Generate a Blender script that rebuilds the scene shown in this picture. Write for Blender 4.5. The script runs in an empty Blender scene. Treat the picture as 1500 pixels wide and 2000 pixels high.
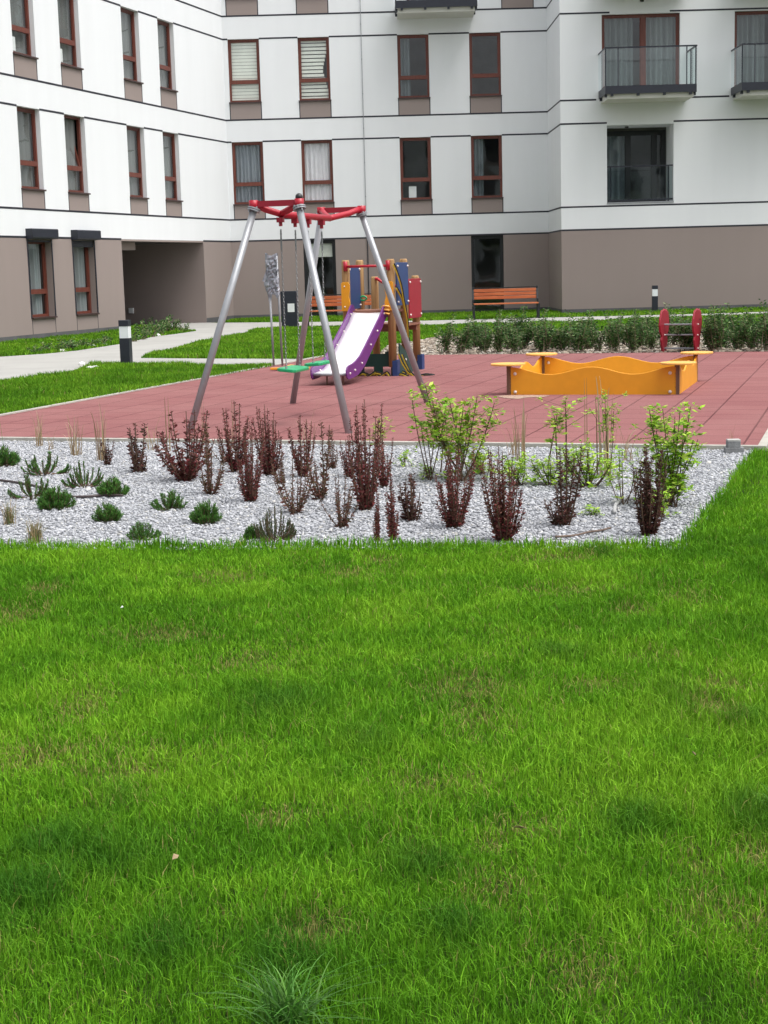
import bpy, math, random
import numpy as np
from math import sin, cos, radians, pi, sqrt, atan2

# ------------------------------------------------------------------ camera, world, sun, exposure
S = bpy.context.scene
COL = S.collection
CAM_H, FPX, PITCH, ROLL = 1.5, 3000.0, radians(9.0), 0.027
_fw = np.array([0, cos(PITCH), -sin(PITCH)])
_r0 = np.array([1.0, 0, 0]); _u0 = np.array([0, sin(PITCH), cos(PITCH)])
_R = _r0 * cos(ROLL) - _u0 * sin(ROLL); _U = _u0 * cos(ROLL) + _r0 * sin(ROLL)
_O = np.array([0, 0, CAM_H])
from mathutils import Matrix, Vector
cd = bpy.data.cameras.new('camera'); cam = bpy.data.objects.new('camera', cd); COL.objects.link(cam)
cd.sensor_fit = 'HORIZONTAL'; cd.sensor_width = 36; cd.lens = 36 * FPX / 1500; cd.clip_end = 2000; cd.clip_start = 0.05
M = Matrix.Identity(4)
for i in range(3):
    M[i][0] = _R[i]; M[i][1] = _U[i]; M[i][2] = -_fw[i]; M[i][3] = _O[i]
cam.matrix_world = M
S.camera = cam

SUN_EL, SUN_AZ = radians(66), radians(117)     # azimuth clockwise from +Y
w = bpy.data.worlds.new('World'); S.world = w; w.use_nodes = True
nt = w.node_tree; nt.nodes.clear()
sky = nt.nodes.new('ShaderNodeTexSky'); sky.sky_type = 'NISHITA'; sky.sun_disc = False
sky.sun_elevation = SUN_EL; sky.sun_rotation = SUN_AZ; sky.air_density = 1.0; sky.dust_density = 6.0; sky.ozone_density = 1.0
hsv = nt.nodes.new('ShaderNodeHueSaturation'); hsv.inputs['Saturation'].default_value = 0.22
bg = nt.nodes.new('ShaderNodeBackground'); bg.inputs['Strength'].default_value = 0.15
wo = nt.nodes.new('ShaderNodeOutputWorld')
nt.links.new(sky.outputs[0], hsv.inputs['Color']); nt.links.new(hsv.outputs[0], bg.inputs[0]); nt.links.new(bg.outputs[0], wo.inputs[0])
sd = bpy.data.lights.new('sun', 'SUN'); sd.energy = 0.6; sd.angle = radians(40); sd.color = (1.0, 0.965, 0.91)
sun = bpy.data.objects.new('sun', sd); COL.objects.link(sun)
sdir = Vector((sin(SUN_AZ) * cos(SUN_EL), cos(SUN_AZ) * cos(SUN_EL), sin(SUN_EL)))
sun.rotation_euler = sdir.to_track_quat('Z', 'Y').to_euler(); sun.location = (20, -20, 40)
S.view_settings.view_transform = 'Standard'; S.view_settings.look = 'None'
S.view_settings.exposure = 0.78; S.view_settings.gamma = 1.0
S.render.engine = 'CYCLES'
S.cycles.max_bounces = 8; S.cycles.transparent_max_bounces = 12
S.cycles.use_denoising = True

# ------------------------------------------------------------------ survey helpers (photo pixel -> place)
def ray(x, y): return _fw + (x - 750) / FPX * _R + (1000 - y) / FPX * _U
def gp(x, y, z=0.0):
    d = ray(x, y); t = (z - CAM_H) / d[2]; return _O + d * t
def atY(x, y, Y):
    d = ray(x, y); return _O + d * (Y / d[1])
AZ = radians(17.594)
E1 = np.array([sin(AZ), cos(AZ)]); E2 = np.array([E1[1], -E1[0]])
def uv(u, v): return np.array(E2 * u + E1 * v)

rng = np.random.default_rng(11)
random.seed(4)

# ------------------------------------------------------------------ mesh helpers
class MB:
    def __init__(s): s.v = []; s.f = []; s.m = []; s.c = []
    def add(s, vs, fs, mi=0, col=None):
        o = len(s.v); s.v += [tuple(map(float, p)) for p in vs]
        s.f += [tuple(i + o for i in f) for f in fs]; s.m += [mi] * len(fs)
        if col is not None: s.c += [col] * len(vs)
        return s
    def box(s, a, b, mi=0, T=None):
        (x0, y0, z0), (x1, y1, z1) = a, b
        P = [(x0, y0, z0), (x1, y0, z0), (x1, y1, z0), (x0, y1, z0), (x0, y0, z1), (x1, y0, z1), (x1, y1, z1), (x0, y1, z1)]
        if T: P = [T(*p) for p in P]
        return s.add(P, [(0, 3, 2, 1), (4, 5, 6, 7), (0, 1, 5, 4), (1, 2, 6, 5), (2, 3, 7, 6), (3, 0, 4, 7)], mi)
    def quad(s, P, mi=0): return s.add(P, [(0, 1, 2, 3)], mi)
    def prism(s, outline, axis0, axis1, thick, origin, mi=0):
        """outline (a,b) swept by vector thick"""
        o = np.array(origin, float); A = np.array(axis0, float); B = np.array(axis1, float); t = np.array(thick, float)
        n = len(outline); P = [o + A * p + B * q for p, q in outline]; P += [p + t for p in P]
        F = [tuple(range(n))[::-1], tuple(range(n, 2 * n))] + [(i, (i + 1) % n, (i + 1) % n + n, i + n) for i in range(n)]
        return s.add(P, F, mi)
    def tube(s, pts, r, n=8, mi=0, caps=True):
        pts = [np.array(p, float) for p in pts]; rr = r if hasattr(r, '__len__') else [r] * len(pts)
        up = None; rings = []
        for i, p in enumerate(pts):
            t = pts[min(i + 1, len(pts) - 1)] - pts[max(i - 1, 0)]; t = t / (np.linalg.norm(t) + 1e-9)
            if up is None: up = np.array([0, 0, 1.0]) if abs(t[2]) < .9 else np.array([1.0, 0, 0])
            a = np.cross(t, up); a /= np.linalg.norm(a) + 1e-9; b = np.cross(a, t); up = b
            rings.append([p + (a * cos(2 * pi * k / n) + b * sin(2 * pi * k / n)) * rr[i] for k in range(n)])
        V = [q for rg in rings for q in rg]; F = []
        for i in range(len(pts) - 1):
            for k in range(n):
                F.append((i * n + k, i * n + (k + 1) % n, (i + 1) * n + (k + 1) % n, (i + 1) * n + k))
        if caps: F += [tuple(range(n))[::-1], tuple(range((len(pts) - 1) * n, len(pts) * n))]
        return s.add(V, F, mi)
    def ball(s, c, r, mi=0, n=8, sq=(1, 1, 1)):
        V = []; F = []
        for i in range(n + 1):
            th = pi * i / n
            for k in range(n): V.append((c[0] + r * sq[0] * sin(th) * cos(2 * pi * k / n), c[1] + r * sq[1] * sin(th) * sin(2 * pi * k / n), c[2] + r * sq[2] * cos(th)))
        for i in range(n):
            for k in range(n): F.append((i * n + k, i * n + (k + 1) % n, (i + 1) * n + (k + 1) % n, (i + 1) * n + k))
        return s.add(V, F, mi)

def wloc(o):
    p = np.zeros(3)
    while o is not None: p += np.array(o.location); o = o.parent
    return p
def link_mesh(name, me, parent):
    o = bpy.data.objects.new(name, me); COL.objects.link(o)
    if parent is not None: o.parent = parent
    return o
def obj(name, mb, mats, parent=None, world=False, bevel=0, smooth=False, loc=None):
    """one mesh object; world=True: vertices are in world space (parents are unrotated)"""
    me = bpy.data.meshes.new(name)
    V = np.array(mb.v)
    if world and parent is not None: V = V - wloc(parent)
    if loc is not None: V = V - np.array(loc)
    me.from_pydata(V.tolist(), [], mb.f)
    for m in (mats if isinstance(mats, (list, tuple)) else [mats]): me.materials.append(m)
    me.polygons.foreach_set('material_index', mb.m)
    if len(mb.c) == len(mb.v) and mb.c: setcol(me, np.array(mb.c))
    if smooth: me.polygons.foreach_set('use_smooth', [True] * len(me.polygons))
    me.update()
    o = link_mesh(name, me, parent)
    if loc is not None: o.location = loc
    if bevel:
        b = o.modifiers.new('bevel', 'BEVEL'); b.width = bevel; b.segments = 2; b.limit_method = 'ANGLE'; b.angle_limit = radians(40)
    return o
def setcol(me, C):
    a = me.color_attributes.new('Col', 'FLOAT_COLOR', 'POINT')
    C4 = np.ones((len(C), 4), np.float32); C4[:, :3] = C; a.data.foreach_set('color', C4.ravel())
def fastmesh(name, V, F, C, mat, parent=None, smooth=False):
    V = np.asarray(V, np.float32); F = np.asarray(F, np.int32); k = F.shape[1]
    me = bpy.data.meshes.new(name)
    me.vertices.add(len(V)); me.vertices.foreach_set('co', V.ravel())
    me.loops.add(F.size); me.loops.foreach_set('vertex_index', F.ravel())
    me.polygons.add(len(F)); me.polygons.foreach_set('loop_start', np.arange(0, F.size, k, dtype=np.int32))
    me.materials.append(mat)
    if smooth: me.polygons.foreach_set('use_smooth', np.ones(len(F), bool))
    me.update(calc_edges=True); me.validate()
    if C is not None: setcol(me, C)
    return link_mesh(name, me, parent)
def tag(o, label=None, cat=None, group=None, kind=None):
    if label: o['label'] = label
    if cat: o['category'] = cat
    if group: o['group'] = group
    if kind: o['kind'] = kind
    elif cat: o['kind'] = 'thing'
    return o
def thing(name, label, cat, loc=(0, 0, 0), rz=0.0, group=None):
    o = bpy.data.objects.new(name, None); COL.objects.link(o); o.location = loc; o.rotation_euler = (0, 0, rz)
    o.empty_display_size = .1; o['kind'] = 'thing'
    return tag(o, label, cat, group)
def dup(root, loc, rz=0.0, sc=(1, 1, 1), label=None, group=None):
    r = root.copy(); COL.objects.link(r); r.location = loc; r.rotation_euler = (0, 0, rz); r.scale = sc
    if label: r['label'] = label
    if group: r['group'] = group
    for ch in list(root.children):
        c = ch.copy(); COL.objects.link(c); c.parent = r
        for g in list(ch.children):
            d = g.copy(); COL.objects.link(d); d.parent = c
    return r

# ------------------------------------------------------------------ materials
def mat(name, col, rough=.7, var=.12, scale=6.0, bump=0.0, bscale=60.0, metal=0.0, spec=.5, col2=None, detail=5.0, obj_coords=True):
    m = bpy.data.materials.new(name); m.use_nodes = True; t = m.node_tree; b = t.nodes['Principled BSDF']
    b.inputs['Roughness'].default_value = rough; b.inputs['Metallic'].default_value = metal; b.inputs['Specular IOR Level'].default_value = spec
    g = t.nodes.new('ShaderNodeTexCoord'); n = t.nodes.new('ShaderNodeTexNoise'); n.inputs['Scale'].default_value = scale; n.inputs['Detail'].default_value = detail
    t.links.new(g.outputs['Object'], n.inputs['Vector'])
    r = t.nodes.new('ShaderNodeValToRGB'); c = np.array(col)
    c2 = np.array(col2) if col2 is not None else np.clip(c * (1 + var), 0, 1)
    r.color_ramp.elements[0].position = .3; r.color_ramp.elements[1].position = .7
    r.color_ramp.elements[0].color = (*np.clip(c * (1 - var), 0, 1), 1); r.color_ramp.elements[1].color = (*c2, 1)
    t.links.new(n.outputs['Fac'], r.inputs['Fac']); t.links.new(r.outputs[0], b.inputs['Base Color'])
    if bump:
        n2 = t.nodes.new('ShaderNodeTexNoise'); n2.inputs['Scale'].default_value = bscale; n2.inputs['Detail'].default_value = 4
        t.links.new(g.outputs['Object'], n2.inputs['Vector'])
        bp = t.nodes.new('ShaderNodeBump'); bp.inputs['Strength'].default_value = bump; bp.inputs['Distance'].default_value = .01
        t.links.new(n2.outputs['Fac'], bp.inputs['Height']); t.links.new(bp.outputs[0], b.inputs['Normal'])
    return m
def colmat(name, rough=.6, trans=.25, spec=.3, metal=0):
    """colour comes from the per-leaf colour attribute; thin leaves let some light through"""
    m = bpy.data.materials.new(name); m.use_nodes = True; t = m.node_tree; b = t.nodes['Principled BSDF']
    a = t.nodes.new('ShaderNodeAttribute'); a.attribute_name = 'Col'
    t.links.new(a.outputs['Color'], b.inputs['Base Color']); b.inputs['Roughness'].default_value = rough; b.inputs['Specular IOR Level'].default_value = spec
    if trans:
        tr = t.nodes.new('ShaderNodeBsdfTranslucent'); mx = t.nodes.new('ShaderNodeMixShader'); mx.inputs[0].default_value = trans
        t.links.new(a.outputs['Color'], tr.inputs['Color']); t.links.new(b.outputs[0], mx.inputs[1]); t.links.new(tr.outputs[0], mx.inputs[2])
        t.links.new(mx.outputs[0], t.nodes['Material Output'].inputs['Surface'])
    return m
def glassmat(name, tint=(.75, .8, .8), ior=1.6):
    m = bpy.data.materials.new(name); m.use_nodes = True; t = m.node_tree; t.nodes.remove(t.nodes['Principled BSDF'])
    g = t.nodes.new('ShaderNodeTexCoord'); n = t.nodes.new('ShaderNodeTexNoise'); n.inputs['Scale'].default_value = 1.3; n.inputs['Detail'].default_value = 1
    t.links.new(g.outputs['Object'], n.inputs['Vector'])
    bp = t.nodes.new('ShaderNodeBump'); bp.inputs['Strength'].default_value = .09; bp.inputs['Distance'].default_value = .05; t.links.new(n.outputs['Fac'], bp.inputs['Height'])
    tr = t.nodes.new('ShaderNodeBsdfTransparent'); tr.inputs[0].default_value = (*tint, 1)
    gl = t.nodes.new('ShaderNodeBsdfGlossy'); gl.inputs['Roughness'].default_value = .02; gl.inputs['Color'].default_value = (.95, .97, 1, 1)
    fr = t.nodes.new('ShaderNodeFresnel'); geo = t.nodes.new('ShaderNodeNewGeometry'); mr = t.nodes.new('ShaderNodeMapRange'); mr.inputs[3].default_value = ior; mr.inputs[4].default_value = 1 / ior
    t.links.new(geo.outputs['Backfacing'], mr.inputs[0]); t.links.new(mr.outputs[0], fr.inputs['IOR'])      # a thin pane reflects alike from both sides
    t.links.new(bp.outputs[0], gl.inputs['Normal'])
    mx = t.nodes.new('ShaderNodeMixShader'); t.links.new(fr.outputs[0], mx.inputs[0]); t.links.new(tr.outputs[0], mx.inputs[1]); t.links.new(gl.outputs[0], mx.inputs[2])
    t.links.new(mx.outputs[0], t.nodes['Material Output'].inputs['Surface'])
    return m
def woodmat(name, c1, c2, scale=(30, 30, 2), rough=.6):
    m = bpy.data.materials.new(name); m.use_nodes = True; t = m.node_tree; b = t.nodes['Principled BSDF']; b.inputs['Roughness'].default_value = rough
    g = t.nodes.new('ShaderNodeTexCoord'); mp = t.nodes.new('ShaderNodeMapping'); mp.inputs['Scale'].default_value = scale
    n = t.nodes.new('ShaderNodeTexNoise'); n.inputs['Scale'].default_value = 1.0; n.inputs['Detail'].default_value = 6
    r = t.nodes.new('ShaderNodeValToRGB'); r.color_ramp.elements[0].position = .32; r.color_ramp.elements[1].position = .68
    r.color_ramp.elements[0].color = (*c1, 1); r.color_ramp.elements[1].color = (*c2, 1)
    t.links.new(g.outputs['Object'], mp.inputs[0]); t.links.new(mp.outputs[0], n.inputs['Vector']); t.links.new(n.outputs['Fac'], r.inputs[0]); t.links.new(r.outputs[0], b.inputs['Base Color'])
    return m

def plaster(name, col, streak=.06):
    """fine mineral render: grain bump, soft cloudy tone, faint rain streaks"""
    m = mat(name, col, rough=.9, var=.016, scale=1.0, bump=.25, bscale=130, spec=.2, detail=7)
    t = m.node_tree; mp = t.nodes.new('ShaderNodeMapping'); mp.inputs['Scale'].default_value = (2.2, 2.2, .22)
    n = [q for q in t.nodes if q.type == 'TEX_NOISE' and q.inputs['Scale'].default_value == 1.0][0]; g = [q for q in t.nodes if q.type == 'TEX_COORD'][0]
    t.links.new(g.outputs['Object'], mp.inputs[0]); t.links.new(mp.outputs[0], n.inputs['Vector'])
    return m
M_white = plaster('white_render', (.79, .805, .82))
M_taupe = plaster('taupe_render', (.305, .252, .233))
M_plinth = mat('plinth_render', (.10, .10, .105), .85, .15, 3, .3, 80)
M_joint = mat('joint_dark', (.018, .018, .028), .6)
M_frame = woodmat('window_wood', (.11, .028, .018), (.17, .045, .028), (25, 25, 1.5), .45)
M_sill = mat('sill_brown', (.055, .03, .028), .5)
M_dark = mat('anthracite_metal', (.016, .019, .03), .45, .15, 8)
M_black = mat('black_metal', (.008, .01, .012), .45)
M_glass = glassmat('window_glass', (.97, .985, .98), 1.75)
M_glass2 = glassmat('balcony_glass', (.80, .87, .86), 1.75)
M_room = mat('room_wall', (.17, .165, .155), .9, .3, 1.2)
M_curtain = colmat('curtain_cloth', .9, .12, .1)
M_blind = mat('blind_cloth', (.78, .80, .73), .8, .05, 4)
M_paper = mat('white_paper', (.8, .82, .82), .8, .03, 8)
M_steel_gal = mat('galvanised_steel', (.30, .31, .33), .5, .12, 14, .05, 90, metal=.25)
M_shade = mat('passage_shade_tone', (.05, .045, .043), .9, .1, 3)  # shade of the deep passage put into the colour of soffit, end wall, floor
M_slab_under = plaster('balcony_render', (.62, .61, .56))
M_concrete = mat('concrete_kerb', (.40, .385, .34), .9, .12, 8, .4, 70)
M_path = mat('pale_paving', (.34, .335, .315), .92, .08, 1.1, .2, 60)
M_soil = mat('lawn_soil', (.022, .050, .009), .95, .4, 5, .8, 40, col2=(.04, .075, .014), spec=.03)
M_mulch = mat('bed_gravel_floor', (.15, .12, .095), .95, .4, 18, .9, 50, col2=(.26, .22, .18))
M_bedsand = mat('gravel_bed_floor', (.30, .31, .33), .95, .3, 40, .9, 60)

# ------------------------------------------------------------------ ground, paths, play surface
gm = MB().quad([(-150, -40, 0), (150, -40, 0), (150, 200, 0), (-150, 200, 0)])
tag(obj('ground', gm, M_soil), 'dark soil ground under the lawns', 'ground', kind='structure')

def poly_sheet(name, P2, z, m, skirt=0.0):
    import bmesh
    bm = bmesh.new(); vs = [bm.verts.new((p[0], p[1], z)) for p in P2]; f = bm.faces.new(vs)
    bmesh.ops.recalc_face_normals(bm, faces=[f])
    if f.normal.z < 0: f.normal_flip()
    if skirt:
        n = len(vs); lo = [bm.verts.new((p[0], p[1], z - skirt)) for p in P2]
        for i in range(n): bm.faces.new((vs[i], vs[(i + 1) % n], lo[(i + 1) % n], lo[i]))
    bmesh.ops.triangulate(bm, faces=[f])
    me = bpy.data.meshes.new(name); bm.to_mesh(me); bm.free(); me.materials.append(m)
    return link_mesh(name, me, None)
G = lambda L: [tuple(gp(*p)[:2]) for p in L]

# walls of the courtyard, seen from above
C1 = atY(452, 500, 49.5)[:2]; C2 = atY(1072, 500, 49.5)[:2]; C3 = atY(1097, 500, 46.3)[:2]; C4 = atY(2100, 470, 46.3)[:2]
C4 = np.array([C4[0], C3[1]])
class Wall:
    def __init__(s, a, b):
        s.a = np.array([a[0], a[1]]); d = np.array(b) - s.a; s.L = float(np.linalg.norm(d)); s.d = d / s.L; s.n = np.array([s.d[1], -s.d[0]])
    def P(s, x, dep, z):
        q = s.a + s.d * x - s.n * dep; return (q[0], q[1], z)
LW = Wall(C1 - E1 * 26.0, C1); CW = Wall(C1, C2); CH = Wall(C2, C3); RW = Wall(C3, C4)
PASS = (18.43, 23.86)

far = G([(427, 631), (620, 629.5), (830, 627), (950, 624), (1200, 618), (1380, 613.5), (1500, 609.6), (1900, 597)])
near = G([(1900, 603), (1500, 616), (1380, 620), (1200, 626), (950, 634.5), (830, 638), (700, 639), (620, 640), (555, 641), (500, 646), (450, 660), (400, 668), (300, 692), (275, 700.5), (400, 701.5), (520, 702), (601, 702.5), (533, 716), (400, 716), (300, 717), (245, 712), (180, 715), (120, 735), (0, 748), (-200, 782), (-400, 840)])
low = G([(-400, 742), (-150, 712), (0, 698), (90, 692), (150, 686), (234, 673), (303, 658), (345, 653), (384, 647), (310, 641), (262, 637)])
tun = [LW.P(PASS[0] + .02, -.02, 0)[:2], LW.P(PASS[0] + .02, 9, 0)[:2], LW.P(PASS[1] - .02, 9, 0)[:2], LW.P(PASS[1] - .02, -.02, 0)[:2]]
tag(poly_sheet('path', low + tun + far + near, .012, M_path), kind='structure')
BED2 = G([(738, 694), (756, 678), (860, 660), (1100, 652), (1500, 641), (1900, 630), (1900, 679), (1500, 689), (1100, 693), (830, 696.5)])
tag(poly_sheet('hedge_bed', BED2, .012, M_mulch), kind='structure')

# red rubber tiles: sheet in the playground's own axes
def rubbermat():
    m = bpy.data.materials.new('red_rubber_tiles'); m.use_nodes = True; t = m.node_tree; b = t.nodes['Principled BSDF']; b.inputs['Roughness'].default_value = .85; b.inputs['Specular IOR Level'].default_value = .1
    g = t.nodes.new('ShaderNodeTexCoord'); mp = t.nodes.new('ShaderNodeMapping'); mp.inputs['Rotation'].default_value = (0, 0, AZ + pi / 2)
    t.links.new(g.outputs['Object'], mp.inputs[0])
    br = t.nodes.new('ShaderNodeTexBrick'); br.offset = .5; br.inputs['Scale'].default_value = 1; br.inputs['Brick Width'].default_value = .47; br.inputs['Row Height'].default_value = .47
    br.inputs['Mortar Size'].default_value = .0085; br.inputs['Mortar Smooth'].default_value = .25; br.inputs['Bias'].default_value = 0
    br.inputs['Color1'].default_value = (.266, .114, .113, 1); br.inputs['Color2'].default_value = (.236, .097, .098, 1); br.inputs['Mortar'].default_value = (.105, .038, .040, 1)
    t.links.new(mp.outputs[0], br.inputs['Vector'])
    n = t.nodes.new('ShaderNodeTexNoise'); n.inputs['Scale'].default_value = .9; n.inputs['Detail'].default_value = 8; t.links.new(g.outputs['Object'], n.inputs['Vector'])
    n2 = t.nodes.new('ShaderNodeTexNoise'); n2.inputs['Scale'].default_value = 160; n2.inputs['Detail'].default_value = 3; t.links.new(g.outputs['Object'], n2.inputs['Vector'])
    mr = t.nodes.new('ShaderNodeMapRange'); mr.inputs[1].default_value = .3; mr.inputs[2].default_value = .75; mr.inputs[3].default_value = 0; mr.inputs[4].default_value = .4; t.links.new(n.outputs['Fac'], mr.inputs[0])
    mx = t.nodes.new('ShaderNodeMix'); mx.data_type = 'RGBA'; mx.inputs[7].default_value = (.33, .175, .166, 1)
    t.links.new(mr.outputs[0], mx.inputs[0]); t.links.new(br.outputs['Color'], mx.inputs[6])
    m2 = t.nodes.new('ShaderNodeMix'); m2.data_type = 'RGBA'; m2.blend_type = 'MULTIPLY'; m2.inputs[0].default_value = .5
    cr = t.nodes.new('ShaderNodeValToRGB'); cr.color_ramp.elements[0].position = .35; cr.color_ramp.elements[0].color = (.55, .5, .5, 1); cr.color_ramp.elements[1].position = .6; cr.color_ramp.elements[1].color = (1.1, 1.05, 1.05, 1)
    t.links.new(n2.outputs['Fac'], cr.inputs[0]); t.links.new(mx.outputs[2], m2.inputs[6]); t.links.new(cr.outputs[0], m2.inputs[7]); t.links.new(m2.outputs[2], b.inputs['Base Color'])
    bp = t.nodes.new('ShaderNodeBump'); bp.inputs['Strength'].default_value = .8; bp.inputs['Distance'].default_value = .012; bp.invert = True
    t.links.new(br.outputs['Fac'], bp.inputs['Height'])
    bp2 = t.nodes.new('ShaderNodeBump'); bp2.inputs['Strength'].default_value = .5; bp2.inputs['Distance'].default_value = .004; t.links.new(n2.outputs['Fac'], bp2.inputs['Height']); t.links.new(bp.outputs[0], bp2.inputs['Normal'])
    t.links.new(bp2.outputs[0], b.inputs['Normal'])
    return m
U0, U1 = -8.97, -.82
F0 = 12.60; F1 = 12.42            # front edge, slightly askew
rub = [uv(-9.0, 12.0), uv(U0, 25.28)]
rub = [uv(U0, 12.62), uv(U0, 25.28), uv(U1, 25.33), uv(U1, 12.42)]
tag(poly_sheet('rubber_surface', rub, .03, rubbermat(), skirt=.029), kind='structure')
def kerb(a, b, wd=.07, top=.042):
    a = np.array(a); b = np.array(b); d = (b - a) / np.linalg.norm(b - a); n = np.array([d[1], -d[0]])
    return MB().box((0, 0, .001), (1, 1, top), T=lambda x, y, z: (*(a + (b - a) * x + n * wd * y), z))
for i, (a, b) in enumerate([(uv(U0 - .075, 12.63), uv(U0 - .075, 25.3)), (uv(U0 - .075, 12.617), uv(U1 + .075, 12.417)), (uv(U1 + .003, 12.42), uv(U1 + .003, 27))]):
    tag(obj('kerb', kerb(a, b, -.07 if i == 9 else .07, .042), M_concrete), kind='structure')

# ------------------------------------------------------------------ apartment building
ROOT = thing('apartment_building', 'white rendered apartment building with taupe ground floor and brown framed windows around the courtyard', 'building', (C1[0], C1[1], 0))
L = dict(bw=2.48, a1=3.15, b1=5.55, a2=6.22, b2=8.67, a3=9.36)
TOPZ = 13.2
STOREYS = [(3.15, 3.63, 5.55), (6.22, 6.76, 8.67), (9.36, 9.90, 11.8)]   # band line, sill, head

def wallmesh(W, s0, s1, openings, aprons, groundopen=()):
    """openings: (s0,s1,z0,z1,depth,jamb material)"""
    mb = MB()
    ss = sorted({s0, s1, *[o[0] for o in openings], *[o[1] for o in openings], *[a[0] for a in aprons], *[a[1] for a in aprons]})
    zs = sorted({0.0, .15, L['bw'], TOPZ, *[o[2] for o in openings], *[o[3] for o in openings], *[a[2] for a in aprons], *[a[3] for a in aprons]})
    ss = [s for s in ss if s0 <= s <= s1]
    for i in range(len(ss) - 1):
        for j in range(len(zs) - 1):
            cs, cz = (ss[i] + ss[i + 1]) / 2, (zs[j] + zs[j + 1]) / 2
            if any(o[0] < cs < o[1] and o[2] < cz < o[3] for o in openings): continue
            mi = 0 if cz > L['bw'] else 1
            if cz < .15: mi = 2
            if any(a[0] < cs < a[1] and a[2] < cz < a[3] for a in aprons): mi = 1
            mb.quad([W.P(ss[i], 0, zs[j]), W.P(ss[i + 1], 0, zs[j]), W.P(ss[i + 1], 0, zs[j + 1]), W.P(ss[i], 0, zs[j + 1])], mi)
    for (a, b, c, d, dep, mi) in openings:
        mb.quad([W.P(a, 0, c), W.P(a, dep, c), W.P(a, dep, d), W.P(a, 0, d)], mi)
        mb.quad([W.P(b, 0, c), W.P(b, 0, d), W.P(b, dep, d), W.P(b, dep, c)], mi)
        mb.quad([W.P(a, 0, d), W.P(a, dep, d), W.P(b, dep, d), W.P(b, 0, d)], mi)
        mb.quad([W.P(a, 0, c), W.P(b, 0, c), W.P(b, dep, c), W.P(a, dep, c)], mi)
    return mb
def joints(W, s0, s1, openings, extra=()):
    mb = MB(); h = .024
    for z in list(L.values()) + [11.8, 12.5]:
        cuts = sorted([(o[0], o[1]) for o in openings if o[2] - .05 < z < o[3] + .01])
        cur = s0
        for a, b in cuts + [(s1, s1)]:
            if a - cur > .05: mb.box((cur, -.004, z - h), (a, .02, z + h), T=W.P)
            cur = max(cur, b)
    for (s, z0, z1, hw) in extra: mb.box((s - hw, -.0035, z0), (s + hw, .02, z1), T=W.P)
    return mb

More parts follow.
